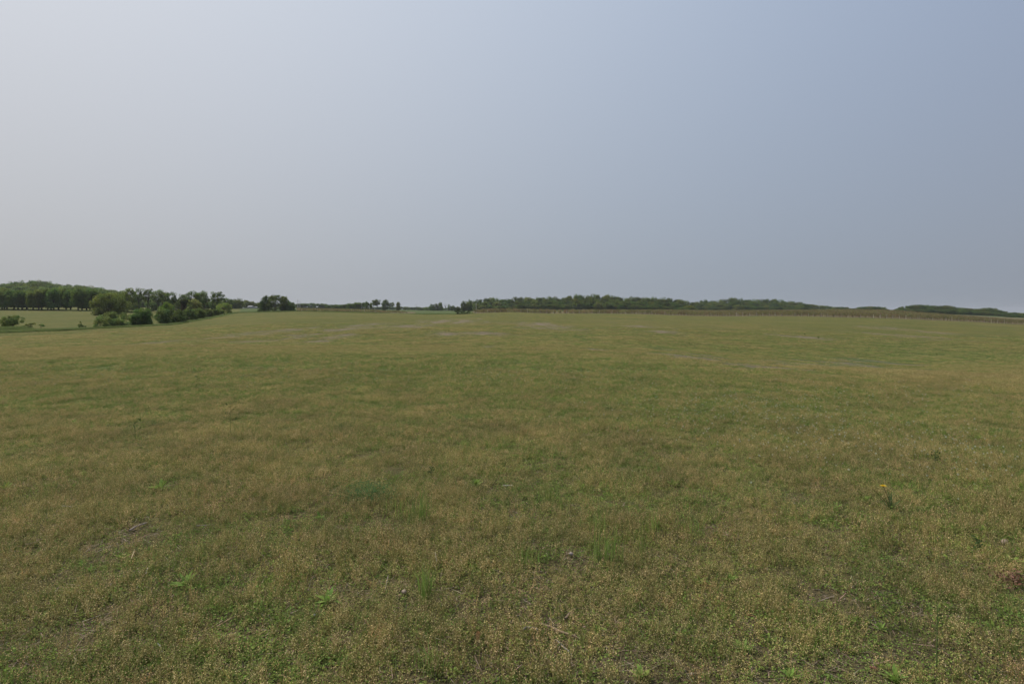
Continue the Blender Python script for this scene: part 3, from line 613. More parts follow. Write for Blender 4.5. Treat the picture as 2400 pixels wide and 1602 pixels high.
bu = bush(702, nclump=20, nleaf=1500, leaf=.1, col=(0.036, 0.060, 0.022))
for k, px in enumerate((615, 630, 645, 660, 675, 690)):
    bush_px(px, 731, 726, 20, 258, bu, 'low_bush', 'low dark bush in the line beneath the isolated tree group', group='low bushes beneath the isolated group')

# long far tree line (centre)
def line(xs, ys, step, Y, dy, wd, protos, name, lab, grp, jitY=10, jt=2.0):
    global k
    for px in np.arange(xs[0], xs[-1] + .1, step):
        u = px + rng.uniform(-.25, .25) * step
        plant_px(protos[k % len(protos)], u, np.interp(u, xs, ys) + dy + rng.uniform(-.2, jt), Y + rng.uniform(-jitY, jitY), rng.uniform(.7, 1.3) * wd, name, lab, group=grp); k += 1
line([540, 600, 690, 710, 740, 760, 790, 830], [708, 709, 709, 708, 708, 710, 711, 713], 8, 640, 0, 24, far_t, 'distant_tree', 'blue-green tree of the distant line behind the left vineyard', 'trees of the distant line behind the left vineyard')
line([775, 800, 830, 850, 865], [713, 711, 707, 704, 704], 9, 480, 0, 22, far_t, 'vineyard_edge_tree', 'green tree in the low rise of trees behind the left vineyard', 'trees in the low rise behind the left vineyard')
for px, top, wd, lab, pr in ((876, 702, 18, 'airy tree first in the cluster at the right end of the left vineyard', airy[1]), (884, 700, 18, 'airy tree with gaps beside the tall dark tree', airy[2]), (903, 700, 20, 'tall dark round-headed tree in the vineyard-end cluster', dense[1]), (914, 707, 10, 'slim far tree standing apart right of the round-headed tree', airy[3]), (920, 707, 10, 'slim far tree paired with its twin before the green crop', airy[1]), (933, 706, 12, 'lone pointed far tree left of the green crop', dense[2])):
    plant_px(pr, px, top, 470, wd, 'standout_tree', lab, group='stand-out trees at the end of the left vineyard')
line([868, 1015], [717, 717], 7, 760, 0, 22, far_t, 'horizon_tree', 'low bluish tree on the horizon beyond the green crop', 'low horizon trees beyond the green crop')
for px, top, wd, lab in ((1011, 711, 12, 'small rounded tree left of the pale-topped tree beyond the green crop'), (1021, 710, 14, 'rounded tree second in the row beyond the green crop'), (1032, 707, 14, 'tallest pale-topped tree beyond the green crop'), (1053, 712, 9, 'slim tree right of the bare dead tree'), (1062, 715, 14, 'dark rounded tree beyond the centre bush'), (1073, 717, 14, 'low tree left of the start of the long wood')):
    plant_px(dense[px % 6], px, top, 560, wd, 'crop_edge_tree', lab, group='trees at the far edge of the green crop')
line([985, 1090], [720, 719], 8, 600, 0, 20, far_t, 'crop_edge_shrub', 'low dark tree filling in along the far edge of the green crop', 'low trees along the far edge of the green crop')
# dead tree
x, y, z = at(1044, 555); o = thing('dead_tree', 'bare grey dead tree between the leafy trees beyond the green crop', 'dead tree', (x, y, z)); Hd = CAMZ + 555 * (HY - 711) / F - z
mb = MB(); mb.tube([(0, 0, 0), (.1, 0, Hd * .5), (.4, 0, Hd)], [.3, .22, .06], (0.2, 0.18, 0.16), 6); obj('trunk', mb.mesh('trunk', M_bark, True), o)
for s_x in (-1, 1, -.5):
    mb = MB(); mb.tube([(.1, 0, Hd * .45), (s_x * 1.2, .3, Hd * .7), (s_x * 2, .4, Hd * .95)], [.14, .1, .04], (0.2, 0.18, 0.16), 5); obj('limb', mb.mesh('limb', M_bark, True), o)
# start of the long wood, then the wood
for px, top, wd, lab in ((1086, 704, 14, 'tree standing out at the left end of the long wood'), (1101, 700, 14, 'round-topped tree just behind the left end of the long wood'), (1094, 710, 16, 'low tree between the first two of the long wood')):
    plant_px(dense[px % 6], px, top, 480, wd, 'wood_end_tree', lab, group='trees at the left end of the long wood')
WX = [1105,1115,1130,1145,1170,1200,1215,1260,1290,1310,1335,1350,1365,1390,1410,1430,1445,1455,1470,1500,1515,1540,1570,1590,1610,1622]
WY = [704,702,697,696,699,699,694,695,695,697,693,688,689,690,691,691,694,694,696,697,696,697,697,701,704,708]
LW = 'rounded green tree crown in the long wood behind the vineyard'
line(WX, WY, 15, 545, -2.6, 36, dense, 'wood_tree', 'tall crown showing along the skyline of the long wood', 'skyline trees of the long wood', 12, 3.4)
line(WX, WY, 15, 525, 7, 30, dense, 'wood_tree', 'middle crown of the long wood below the skyline crowns', 'middle trees of the long wood', 8, 3)
line(WX, WY, 13, 505, 15, 27, dense, 'wood_tree', 'low front tree at the foot of the long wood behind the vineyard', 'front trees of the long wood', 6, 5)
WX2 = [1618,1640,1650,1680,1700,1720,1735,1745,1790,1820,1830,1850,1870,1885,1900,1910,1920,1935,1945]
WY2 = [709,704,702,703,700,697,696,700,701,700,701,705,707,711,711,714,715,716,722]
line(WX2, WY2, 15, 690, -1.5, 32, dense, 'hill_tree', 'skyline crown of the wooded hill right of the long wood', 'skyline trees of the wooded hill', 15, 1.6)
line(WX2, WY2, 14, 660, 6, 27, dense, 'hill_tree', 'middle crown on the slope of the wooded hill', 'middle trees of the wooded hill', 10, 3)
line(WX2, WY2, 12, 630, 13, 24, dense, 'hill_tree', 'low front tree of the wooded hill above the vines', 'front trees of the wooded hill', 10, 4)
line([1940,1950,1960,1980,1990,2000,2010,2030,2055,2068,2075], [722,719,717,718,720,721,718,717,716,718,723], 9, 640, 0, 20, dense, 'ridge_tree', 'low crown in the short gap-toothed line above the vineyard ridge', 'short line of trees above the vineyard ridge', 10, 1.2)
line([2104,2115,2140,2160,2180,2200,2215,2230,2245,2260,2290,2310,2325,2335,2350,2360], [722,717,712,713,713,715,713,716,718,721,721,720,719,724,725,729], 9, 560, 0, 25, dense, 'copse_tree', 'crown of the separate copse beyond the right end of the vineyard', 'trees of the right-hand copse', 10, 1.2)
line([2108,2200,2300,2362], [722,722,727,732], 10, 535, 0, 23, dense, 'copse_tree', 'low front tree of the separate copse beyond the vineyard', 'front trees of the right-hand copse', 8, 2)
line([2345,2375,2400,2520], [731,730.5,733,735], 6, 600, 0, 24, far_t, 'faraway_tree', 'tiny far tree on the horizon at the right edge', 'tiny horizon trees at the right edge', 10, .8)

line([2362,2400,2520], [735,737,739], 7, 470, 0, 22, far_t, 'hollow_tree', 'low far tree in the hollow at the very right edge, before the horizon trees', 'trees in the hollow at the right edge', 8, .8)
# centre bush at the field edge
bush_px(1074, 740, 728, 22, 236, bush(710, nclump=30, nleaf=2600, leaf=.07, col=(0.040, 0.066, 0.024)), 'centre_bush', 'dark round bush at the field edge left of the low hill')
bush_px(1088, 739, 731, 18, 240, bush(711, nclump=20, nleaf=1500, leaf=.09, col=(0.048, 0.076, 0.026)), 'low_shrub', 'low shrub trailing right from the dark round bush')
bush_px(1101, 737, 730, 18, 242, bush(711, nclump=20, nleaf=1500, leaf=.09, col=(0.052, 0.078, 0.028)), 'low_shrub', 'second low shrub from the dark round bush, climbing the low hill')

# ------------------------------------------------------------------ utility poles and white house
def pole(px, Y, top, lab):
    x, y, z = at(px, Y); H = CAMZ + Y * (HY - top) / F - z
    o = thing('utility_pole', lab, 'utility pole', (x, y, z - .2), 'utility poles in the distance')
    mb = MB(); mb.tube([(0, 0, 0), (0, 0, H * .5), (0, 0, H)], [.14, .12, .10], (0.52, 0.50, 0.48), 8); obj('pole', mb.mesh('pole', M_wood, True), o)
    mb = MB(); mb.box((0, .17, H - .8), (1.3, .07, .07), (0.5, 0.48, 0.46)); arm = obj('crossarm', mb.mesh('crossarm', M_wood), o)
    for s in (-.65, 0, .65):
        mb = MB(); mb.tube([(s, .17, H - .72), (s, .17, H - .55)], [.06, .04], (0.5, 0.5, 0.5), 6); obj('insulator', mb.mesh('insulator', M_stone), arm)
pole(698, 330, 701, 'thin pale pole beside the isolated tree group')
pole(703, 420, 706, 'fainter far pole right behind the one by the isolated tree group')
pole(975, 520, 711, 'thin pole standing over the green crop')
pole(1055, 540, 718, 'short pole among trees beyond the green crop')
pole(1116, 330, 708, 'pale pole in front of the left part of the long wood')
pole(1920, 600, 706, 'faint pole rising above the end of the wooded hill')
def house(px, Y, wd, h, lab):
    x, y, z = at(px, Y)
    o = thing('white_house', lab, 'house', (x, y, z - .1)); w2, d2 = wd, 8
    mb = MB(); mb.box((0, 0, h / 2), (w2, d2, h), (0.62, 0.62, 0.60)); obj('wall', mb.mesh('wall', M_paint), o)
    mb = MB(); e = .4; rh = h * .55
    V = [(-w2/2-e, -d2/2-e, h-.1), (w2/2+e, -d2/2-e, h-.1), (w2/2+e, d2/2+e, h-.1), (-w2/2-e, d2/2+e, h-.1), (-w2/2-e, 0, h+rh), (w2/2+e, 0, h+rh)]
    mb.add(V, [(0,1,5,4), (2,3,4,5), (0,3,2,1), (0,4,4,3), (1,2,5,5)][:3], (0.35, 0.35, 0.36)); mb.quads([[V[0], V[3], V[4], V[4]], [V[1], V[5], V[5], V[2]]], (0.35, 0.35, 0.36)); obj('roof', mb.mesh('roof', M_paint), o)
    for s in (-.32, .32):
        mb = MB(); mb.box((s * w2, -d2/2 - .03, h * .55), (w2 * .16, .06, h * .35), (0.04, 0.05, 0.06)); obj('window', mb.mesh('window', M_paint), o)
    mb = MB(); mb.box((0, -d2/2 - .03, h * .36), (w2 * .12, .06, h * .7), (0.12, 0.1, 0.09)); obj('door', mb.mesh('door', M_paint), o)
house(588, 430, 2.4, 1.3, 'tiny white house with grey roof seen between the dark far trees')
house(570, 445, 1.8, .5, 'low white shed left of the tiny white house')
house(601, 440, 1.6, .8, 'low white building right of the tiny white house')

# ------------------------------------------------------------------ vineyards: every row is a trellis of posts and vines
def vine_row(x0, y0, x1, y1, lab, grp, hv=1.75, dens=38, npost=8, gcol=.5):
    Ln = math.hypot(x1 - x0, y1 - y0); o = thing('vine_row', lab, 'vine row', (x0, y0, gz(x0, y0)), grp)
    ox, oy, oz = o.location
    n_ = int(Ln * dens); t = rng.uniform(0, 1, n_); wob = vnoise(t * Ln / 1.6, np.full(n_, x0), 3)
    xx, yy = x0 + (x1 - x0) * t, y0 + (y1 - y0) * t
    h = (0.40 + rng.beta(1.8, 1.2, n_) * (hv - .4)) * (.85 + .3 * wob)
    px_, py_ = xx + rng.normal(0, .36, n_), yy + rng.normal(0, .15, n_)
    q = np.stack([px_ - ox, py_ - oy, ground_z(xx, yy) + h - oz], 1)
    isg = rng.uniform(0, 1, n_) < gcol
    c = np.where(isg[:, None], jit([0.180, 0.190, 0.066], n_, .3), jit([0.220, 0.172, 0.092], n_, .35))
    mb = MB(); mb.quads(leaf_quads(q, rng.uniform(.16, .38, n_), .1, .7), c)
    n2 = int(Ln / 1.6)
    for q_ in range(n2):                                   # vine stems
        t_ = (q_ + .5) / n2; xs, ys = x0 + (x1 - x0) * t_, y0 + (y1 - y0) * t_; zs = gz(xs, ys) - oz if q_ % 3 == 0 else None
        if zs is None: continue
        mb.tube([(xs - ox, ys - oy, zs), (xs - ox + .05, ys - oy, zs + .6), (xs - ox, ys - oy, zs + 1.1)], [.05, .04, .03], (0.11, 0.085, 0.06), 4)
    obj('vines', mb.mesh('vines', M_leaf), o)
    for q_ in range(npost):
        if rng.uniform() < .3: continue
        t_ = [0, .05, .1, .16, .23, .32, .45, .65][q_]; xs, ys = x0 + (x1 - x0) * t_, y0 + (y1 - y0) * t_
        xs += rng.normal(0, .1); lean = rng.normal(0, .07); hp = rng.uniform(1.2, 1.5) if q_ else rng.uniform(1.0, 1.6); zs = gz(xs, ys) - oz
        tn = rng.uniform(.6, 1.2)
        mb = MB(); mb.tube([(xs - ox, ys - oy, zs - .1), (xs - ox + lean, ys - oy, zs + hp)], [.09, .08], np.array([0.42, 0.38, 0.30]) * tn, 6); obj('post', mb.mesh('post', M_wood, True), o)
GR, GL = 'vine rows of the long right-hand vineyard', 'vine rows of the left vineyard'
xr0 = 235 * (1118 - CX) / F; xr1 = 216 * (2520 - CX) / F
xs_ = np.arange(xr0, xr1, 2.55)
for q, x0 in enumerate(xs_):
    uu = CX + F * x0 / 222
    yb = np.interp(uu, [1110, 1160, 1250, 1500, 1620, 1800, 2060, 2400, 2600], [236, 232, 238, 240, 233, 227, 221, 217, 212]) + rng.uniform(-.8, .8)
    x0 = yb * (uu - CX) / F; dx = 8
    lab = 'vine row of the right-hand vineyard, %s' % ('beginning on the low hill beside the centre bush' if uu < 1250 else 'in the thin stretch below the long wood' if uu < 1600 else 'where the vineyard widens below the wooded hill' if uu < 1950 else 'on the rising ridge with pale end post' if uu < 2200 else 'near its right end with pale end post')
    vine_row(x0, yb, x0 + dx, yb + (95 if uu < 1600 else 125 if uu < 1950 else 170), lab, GR, gcol=.45 + .25 * math.sin(q * 1.7) * .5)
for q in range(21):
    px = 706 + q * 12.4; Y0 = np.interp(px, [700, 950], [256, 262])
    x0 = Y0 * (px - CX) / F
    vine_row(x0, Y0, x0 - 30, Y0 + 75 - q * 1.2, 'vine row of the left vineyard, %s from the isolated tree group' % ORD[q], GL, hv=1.2, npost=1, gcol=.55, dens=30)

# ------------------------------------------------------------------ single plants and litter in the foreground
def tuft(px, py, hpx, n_, wd, lab, col=(0.240, 0.330, 0.085), lean=.35, grp='tufts of taller grass in the near field'):
    x, y, z = hit(px, py); H = hpx * y / F * 1.1; n_ = int(n_ * 1.7)
    b0 = np.c_[rng.normal(0, wd, (n_, 2)), np.full(n_, -.01)]
    mb = MB(); mb.quads(blades(b0, rng.uniform(.45, 1.05, n_) * H, rng.uniform(.0025, .0050, n_), rng.uniform(.02, lean, n_)), np.tile(jit(col, n_, .25), (2, 1)))
    mb.tube([(0, 0, -.02), (0, 0, .006)], [wd * 1.8, wd * .6], (0.10, 0.11, 0.05), 8)
    thing('grass_tuft', lab, 'grass tuft', (x, y, z), grp, mb.mesh('grass_tuft', M_plant))
T = [(985, 1225, 95, 46, .05, 'tall upright grass tuft right of the feathery blue-green weed'),
     (930, 1215, 70, 16, .05, 'thinner grass tuft between the feathery weed and the tall upright tuft'),
     (1285, 1180, 62, 22, .03, 'slim grass tuft right of the white stick lying flat'),
     (1318, 1195, 45, 12, .03, 'small grass tuft at the right foot of the slim tuft'),
     (1425, 1320, 110, 42, .045, 'broad yellowish-green grass tuft with a dark soil hole at its foot'),
     (1400, 1245, 60, 18, .04, 'short grass tuft behind the broad yellowish tuft'),
     (1503, 1310, 70, 12, .02, 'thin wisp of grass right of the broad yellowish tuft'),
     (1530, 1255, 66, 26, .035, 'bright slender grass tuft behind the thin wisp'),
     (1635, 1262, 60, 18, .03, 'grass tuft alone to the right of the slender ones'),
     (1230, 1325, 60, 16, .05, 'spreading grass tuft left of the pale stone'),
     (1000, 1415, 105, 34, .018, 'narrow tall grass tuft beside the brown stone'),
     (1013, 1575, 88, 22, .03, 'grass tuft at the bottom left of the tan dry leaf'),
     (1700, 982, 34, 26, .07, 'small dark tuft standing among the white clover'),
     (1200, 872, 20, 18, .12, 'tiny dark tuft on the far crest in the middle'),
     (1655, 1180, 34, 12, .04, 'low grass tuft right of centre in the mid field'),
     (1150, 1250, 40, 14, .04, 'low grass tuft behind the spreading one'),
     (2060, 1095, 26, 8, .03, 'few bent blades behind the yellow dandelion')]
for t in T: tuft(*t)
def stalk(px, py, hpx, lab, side=.5):
    x, y, z = hit(px, py); H = hpx * y / F; mb = MB()
    mb.tube([(0, 0, 0), (side * .08 * H, 0, H * .5), (side * .15 * H, 0, H)], [.0028, .0022, .0012], (0.14, 0.20, 0.07), 5)
    for q in range(7 if hpx < 120 else 0):
        f = rng.uniform(.3, .95); a = rng.uniform(0, 6.3); s0 = np.array([side * .12 * H * f, 0, H * f])
        mb.tube([s0, s0 + np.array([math.cos(a) * .08, math.sin(a) * .08, .06]) * H * 2.2], [.002, .001], (0.06, 0.1, 0.04), 4)
        c = s0 + np.array([math.cos(a) * .08, math.sin(a) * .08, .06]) * H * 2.2
        mb.quads(leaf_quads(np.tile(c, (3, 1)) + rng.normal(0, .01, (3, 3)), .03, .2, .4), (0.06, 0.1, 0.035))
    thing('weed_stalk', lab, 'weed', (x, y, z), 'tall branching weed stalks', mb.mesh('weed_stalk', M_plant))
stalk(318, 1035, 62, 'branching weed stalk standing tall in the tan ground at left', -.5)
stalk(540, 1022, 78, 'straight thin weed stalk right of the branching one', 0)
stalk(465, 930, 46, 'far weed stalk behind the straight one')
stalk(122, 862, 24, 'small distant weed stalk on the left crest')
stalk(2195, 1570, 150, 'single tall green weed stem at the lower right', .1)
stalk(2288, 1310, 45, 'dark bare weed stem near the right edge')
stalk(2190, 1098, 38, 'curved stem right of the yellow dandelion', .6)
stalk(1010, 1120, 26, 'tiny stem above the tall upright tuft')
dk = bush(720, nclump=14, nleaf=300, leaf=.16, asp=.6, col=(0.11, 0.14, 0.05))
for px, py, wd, hp_, lab in ((1615, 806, 9, 7, 'lone dark weed clump in the middle of the far field'), (1886, 784, 7, 5, 'small dark weed clump left of the reddish streak in the right field'), (1918, 792, 8, 6, 'dark weed clump on the reddish streak in the right field'), (1052, 777, 7, 5, 'small dark weed clump on the pale ridge in the centre field'), (2195, 832, 6, 8, 'upright dark weed in the green dip at right'), (790, 779, 6, 5, 'small dark weed among the bare streaks left of centre'), (426, 787, 6, 4, 'small dark weed in the left field below the dark bush')):
    x, y, z = hit(px, py); plant_tree(dk, x, y, hp_ * .75 * y / F + .1, wd * .65 * y / F / 2, 'weed_clump', lab, cat='weed')
def weed(px, py, wpx, hpx, lab, n_=16, col=(0.23, 0.34, 0.08), narrow=.22):
    x, y, z = hit(px, py); Rw = wpx * y / F / 2 * 1.15; H = hpx * y / F * 1.15; mb = MB(); q = []
    for k in range(n_):
        a = 2.4 * k + rng.uniform(-.3, .3); el = rng.uniform(.25, 1.25); L_ = math.hypot(Rw, H) * rng.uniform(.6, 1.0)
        d = np.array([math.cos(a) * math.cos(el), math.sin(a) * math.cos(el), math.sin(el)]); sv = np.array([-math.sin(a), math.cos(a), 0]) * L_ * narrow / 2
        b0 = np.array([0, 0, H * .15 * (k / n_)]); m1 = b0 + d * L_ * .55; tp = b0 + d * L_ * .95 - [0, 0, L_ * .12]
        q += [[b0 - sv * .15, b0 + sv * .15, m1 + sv, m1 - sv], [m1 - sv, m1 + sv, tp + sv * .08, tp - sv * .08]]
    mb.quads(np.array(q), np.repeat(jit(col, n_, .18), 2, 0)); mb.tube([(0, 0, -.01), (0, 0, H * .35)], [.003, .002], np.array(col) * .8, 5)
    thing('leafy_weed', lab, 'weed', (x, y, z), 'bright leafy weeds in the near field', mb.mesh('leafy_weed', M_plant))
W_ = [(378, 1150, 26, 30, 'bright leafy weed on the left above a patch of bare soil'), (436, 1375, 42, 36, 'largest bright leafy weed in the left foreground'), (770, 1415, 28, 40, 'bright weed left of the brown stone'),
      (1115, 1143, 20, 24, 'small bright weed left of the flat white stick'), (190, 1333, 20, 18, 'small bright weed leftmost of three above the dark soil'), (210, 1340, 18, 18, 'small bright weed middle of three above the dark soil'), (285, 1312, 22, 20, 'small bright weed right of the pale reed in the left foreground'),
      (125, 1425, 22, 20, 'small bright weed by the left edge'), (455, 1530, 26, 26, 'bright weed with an upright leaf near the bottom left'), (295, 1590, 30, 26, 'bright weed cut by the bottom edge at left'), (1502, 1592, 30, 34, 'bright pointed weed at the bottom right of the corn stalks'),
      (1742, 1532, 24, 30, 'bright weed with one tall leaf in the lower right'), (2098, 1600, 40, 34, 'bright weed at the bottom edge at right'), (2065, 1480, 16, 20, 'yellowish weed with two upright leaves at right'), (2372, 1320, 24, 22, 'bright weed at the right edge'),
      (1712, 1365, 22, 22, 'bright weed right of the pale grass in the lower centre'), (1640, 1370, 20, 18, 'bright weed just left of its twin in the lower centre'), (1400, 1485, 18, 22, 'dark-leaved weed right of the corn stalks'), (175, 995, 16, 14, 'tiny bright weed far left in the mid field'),
      (195, 1115, 14, 12, 'tiny bright weed left of the bare soil patch'), (10, 1150, 26, 22, 'bright weed on the left edge in the mid field'), (2030, 1180, 24, 20, 'bright weed at the left foot of the dandelion'), (2310, 1255, 24, 22, 'soft green weed left of the round seed head'),
      (2330, 1480, 26, 24, 'leafy weed near the lower right edge'), (1850, 1590, 26, 30, 'leafy weed at the bottom right of the red stalk'), (2560 - 600, 1190, 20, 14, 'small weed further left of the dandelion'), (750, 1222, 16, 22, 'thin bright weed below the feathery weed'),
      (1580, 1140, 20, 18, 'low bright weed in the centre right of the mid field'), (1545, 1110, 18, 16, 'low bright weed behind its twin in the centre right'), (1660, 1330, 14, 18, 'small bright weed in the lower centre right')]
for t in W_: weed(*t)
# feathery weed
def feather(px, py, wpx, lab, n_):
    x, y, z = hit(px, py); Rw = wpx * y / F / 2; mb = MB(); c = np.c_[rng.normal(0, Rw * .5, n_), rng.normal(0, Rw * .45, n_), rng.beta(1.5, 1.6, n_) * Rw * .75]
    mb.quads(leaf_quads(c, rng.uniform(.006, .02, n_), .5, .3), jit([0.105, 0.195, 0.070], n_, .3))
    for k in range(9):
        e = np.array([rng.normal(0, Rw * .5), rng.normal(0, Rw * .4), Rw * .35]); mb.tube([(0, 0, -.01), e * .5, e], .0015, (0.07, 0.11, 0.05), 4)
    thing('feathery_weed', lab, 'weed', (x, y, z), 'feathery blue-green weeds', mb.mesh('feathery_weed', M_plant))
feather(865, 1175, 125, 'feathery blue-green weed spreading in the centre left', 3400); feather(800, 1005, 55, 'dark feathery weed in the mid field above the centre left', 600)
feather(1430, 965, 60, 'dark feathery weed in the middle of the mid field', 600); feather(360, 1000, 40, 'small feathery weed in the mid field at left', 300); feather(1090, 990, 50, 'feathery weed patch in the centre of the mid field', 450)
feather(678, 1012, 30, 'small dark feathery weed left of the larger one', 260); feather(930, 1025, 50, 'low feathery weed along a bare streak', 380)

# dandelion
x, y, z = hit(2088, 1195); o = thing('dandelion', 'yellow dandelion flower on a leaning stem at the right', 'dandelion', (x, y, z)); H = 56 * y / F
mb = MB(); mb.tube([(0, 0, 0), (-.02, 0, H * .5), (-18 * y / F, 0, H)], [.0026, .0022, .002], (0.10, 0.10, 0.05), 6); obj('stem', mb.mesh('stem', M_plant), o)
mb = MB(); hp = np.array([-18 * y / F, 0, H]); q = []
for k in range(70):
    a = 2.4 * k; rr_ = .026 * math.sqrt((k + 1) / 70); d = np.array([math.cos(a), math.sin(a), 0]); sv = np.array([-math.sin(a), math.cos(a), 0]) * .0016
    c0 = hp + d * .003; c1 = hp + d * rr_ + [0, 0, .010 - .008 * k / 70]; q.append([c0 - sv, c0 + sv, c1 + sv, c1 - sv])
mb.quads(np.array(q), jit([0.85, 0.62, 0.03], 70, .1)); obj('flower_head', mb.mesh('flower_head', M_petal), o)
mb = MB(); mb.tube([(0.01, 0, 0), (-.05, .02, H * .45), (-38 * y / F, .03, H * .85)], [.0022, .0018, .0015], (0.13, 0.08, 0.05), 6); s2 = obj('bare_stalk', mb.mesh('bare_stalk', M_plant), o)
mb = MB(); q = []
for k in range(14):
    a = 2.4 * k; el = rng.uniform(.5, 1.3); L_ = rng.uniform(.07, .16); d = np.array([math.cos(a) * math.cos(el), math.sin(a) * math.cos(el), math.sin(el)]); sv = np.array([-math.sin(a), math.cos(a), 0]) * .008
    q += [[-sv * .3, sv * .3, d * L_ * .6 + sv, d * L_ * .6 - sv], [d * L_ * .6 - sv, d * L_ * .6 + sv, d * L_ + sv * .1, d * L_ - sv * .1]]
mb.quads(np.array(q), (0.10, 0.145, 0.055)); obj('leaf_rosette', mb.mesh('leaf_rosette', M_plant), o)

# litter
def stick(pts, rad, lab, name='dead_stalk', cat='dead stalk', col=(0.26, 0.22, 0.18), flat=.6, lift=.02):
    P_ = [np.array(hit(px, py)) + [0, 0, lift] for px, py in pts]; o_ = P_[0].copy(); P_ = np.array(P_) - o_
    t = np.linspace(0, len(P_) - 1, 4 * (len(P_) - 1) + 1); P_ = np.stack([np.interp(t, np.arange(len(P_)), P_[:, i]) for i in range(3)], 1); P_[1:-1] += rng.normal(0, rad * .35, P_[1:-1].shape)
    mb = MB(); rd = rad * rng.uniform(.8, 1.15, len(P_)); rd[-1] *= .4; mb.tube(P_, rd, np.array(col), 8)
    thing(name, lab, cat, tuple(o_), None, mb.mesh(name, M_wood, True))
stick([(1262, 1474), (1300, 1488), (1360, 1512)], .006, 'longest brown corn stalk lying flat near the bottom centre', 'corn_stalk', 'corn stalk', (0.30, 0.22, 0.15), lift=.028)
stick([(1222, 1492), (1238, 1483), (1262, 1490)], .0065, 'grey bent corn stalk left of the longest one', 'corn_stalk', 'corn stalk', (0.32, 0.28, 0.24), lift=.028)
stick([(1235, 1467), (1262, 1474)], .006, 'thin tan husk end touching the longest corn stalk', 'corn_husk', 'corn husk', (0.30, 0.23, 0.14))
stick([(1325, 1460), (1336, 1444)], .005, 'short stalk piece standing above the longest corn stalk', col=(0.25, 0.2, 0.14))
stick([(1305, 1510), (1340, 1545)], .003, 'thin pale twig below the corn stalks', col=(0.30, 0.27, 0.24))
stick([(303, 1250), (322, 1240), (346, 1230)], .007, 'grey weathered stalk in the left foreground')
stick([(60, 1282), (90, 1276)], .005, 'short tan stalk near the left edge', col=(0.30, 0.23, 0.17))
stick([(308, 1318), (316, 1295)], .005, 'tan upright reed piece in the left foreground', col=(0.33, 0.26, 0.17))
stick([(342, 1352), (347, 1338)], .004, 'pale short stick above the left foreground weeds', col=(0.32, 0.30, 0.27))
stick([(370, 1520), (378, 1532), (379, 1542)], .0025, 'curled white root near the bottom left', col=(0.36, 0.34, 0.32))
stick([(1178, 1144), (1205, 1143)], .006, 'flat white stick in the middle of the field', col=(0.45, 0.42, 0.38))
stick([(145, 1192), (180, 1193)], .005, 'pale stalk lying across the left mid field', col=(0.38, 0.33, 0.26))
stick([(460, 1240), (500, 1237)], .003, 'thin grey twig right of the weathered stalk')
stick([(910, 1358), (902, 1395)], .003, 'thin grey twig left of the brown stone')
stick([(1020, 1302), (1023, 1325)], .004, 'pale grey stub behind the narrow tall tuft', col=(0.36, 0.33, 0.30))
stick([(1635, 1276), (1680, 1281)], .003, 'reddish dry stem right of centre', col=(0.24, 0.13, 0.07))
stick([(1745, 1453), (1768, 1452)], .003, 'orange dry stem in the lower right', col=(0.34, 0.20, 0.09))
stick([(2340, 1358), (2385, 1352)], .006, 'tan husk on the reddish litter at the right edge', 'corn_husk', 'corn husk', (0.32, 0.22, 0.13))
stick([(2040, 1572), (2058, 1583)], .006, 'reddish stalk near the bottom right', col=(0.22, 0.11, 0.07))
def stone(px, py, wpx, lab, col, sq=.7, name='stone'):
    x, y, z = hit(px, py); r_ = wpx * y / F / 2; a, e = np.meshgrid(np.linspace(0, 2 * math.pi, 13)[:-1], np.linspace(-1.45, 1.45, 8), indexing='xy')
    V = np.stack([np.cos(a) * np.cos(e), np.sin(a) * np.cos(e), np.sin(e) * sq], -1) * r_; V *= (1 + rng.normal(0, .09, V.shape[:2]))[..., None]; V[..., 2] += r_ * .8 + .012
    f = [(i * 12 + j, i * 12 + (j + 1) % 12, (i + 1) * 12 + (j + 1) % 12, (i + 1) * 12 + j) for i in range(7) for j in range(12)]
    mb = MB(); mb.add(V.reshape(-1, 3), f, np.array(col)); thing(name, lab, name.replace('_', ' '), (x, y, z), None, mb.mesh(name, M_stone, True))
stone(1338, 1308, 11, 'small pale grey stone left of the broad yellowish tuft', (0.34, 0.30, 0.27)); stone(947, 1398, 12, 'pale brown stone beside the narrow tall tuft', (0.36, 0.29, 0.22))
stone(936, 1405, 7, 'smaller tan stone beside the pale brown one', (0.34, 0.24, 0.14)); stone(2355, 1280, 13, 'round pinkish seed head near the right edge', (0.32, 0.25, 0.2), .9, 'seed_head')
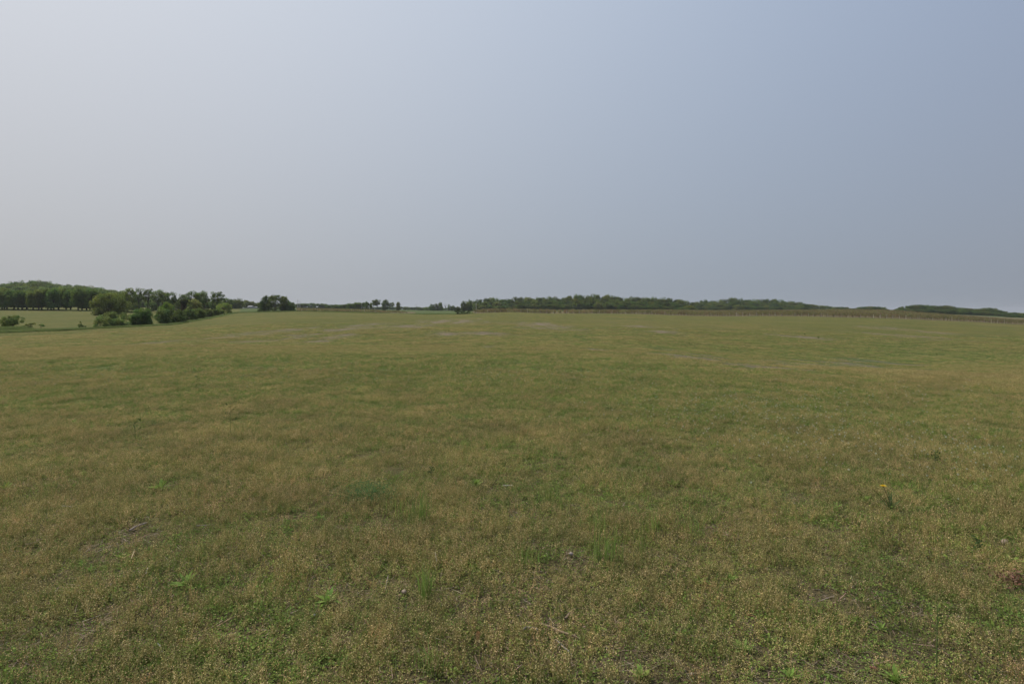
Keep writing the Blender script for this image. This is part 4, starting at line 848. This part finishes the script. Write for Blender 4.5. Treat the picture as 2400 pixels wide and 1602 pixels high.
stone(1622, 1592, 8, 'small pale stone at the bottom edge right of centre', (0.42, 0.38, 0.36)); stone(737, 1448, 6, 'small bluish white stone left of the brown stone', (0.42, 0.44, 0.48))
# dry leaf
x, y, z = hit(1120, 1512); mb = MB(); s = 24 * y / F
g_ = np.linspace(0, 1, 7); q = []
for i in range(6):
    w0, w1 = [.001 + .011 * math.sin(math.pi * t) ** .7 for t in (g_[i], g_[i + 1])]; z0, z1 = g_[i] * s, g_[i + 1] * s; y0_, y1_ = [.01 * math.sin(t * 3) for t in (g_[i], g_[i + 1])]
    q += [[(-w0, y0_ + .004, z0), (0, y0_, z0), (0, y1_, z1), (-w1, y1_ + .004, z1)], [(0, y0_, z0), (w0, y0_ + .004, z0), (w1, y1_ + .004, z1), (0, y1_, z1)]]
mb.quads(np.array(q), (0.42, 0.28, 0.12)); thing('dry_leaf', 'curled tan dry leaf standing up near the bottom centre', 'dry leaf', (x, y, z + .015), None, mb.mesh('dry_leaf', M_petal))
x, y, z = hit(2378, 1372); n_ = 260; c = np.c_[rng.normal(0, .07, (n_, 2)), rng.uniform(.01, .05, n_)]; mb = MB(); mb.quads(leaf_quads(c, rng.uniform(.01, .035, n_), .4, .4), jit([0.19, 0.105, 0.065], n_, .3))
thing('dead_weed', 'reddish brown dead weed at the right edge', 'dead weed', (x, y, z), None, mb.mesh('dead_weed', M_petal))

# ------------------------------------------------------------------ haze
mb = MB(); mb.box((0, 0, 14), (11400, 11400, 52), (1, 1, 1))
m = bpy.data.materials.new('haze'); m.use_nodes = True; n, l = m.node_tree.nodes, m.node_tree.links; n.clear()
mo = n.new('ShaderNodeOutputMaterial'); pv = n.new('ShaderNodeVolumePrincipled'); pv.inputs['Color'].default_value = (0.84, 0.87, 0.92, 1); pv.inputs['Density'].default_value = 0.00012; pv.inputs['Anisotropy'].default_value = 0.2
l.new(pv.outputs[0], mo.inputs['Volume'])
o = obj('haze', mb.mesh('haze', m)); o['kind'] = 'stuff'; o['label'] = 'thin pale haze over the whole landscape'; o['category'] = 'haze'
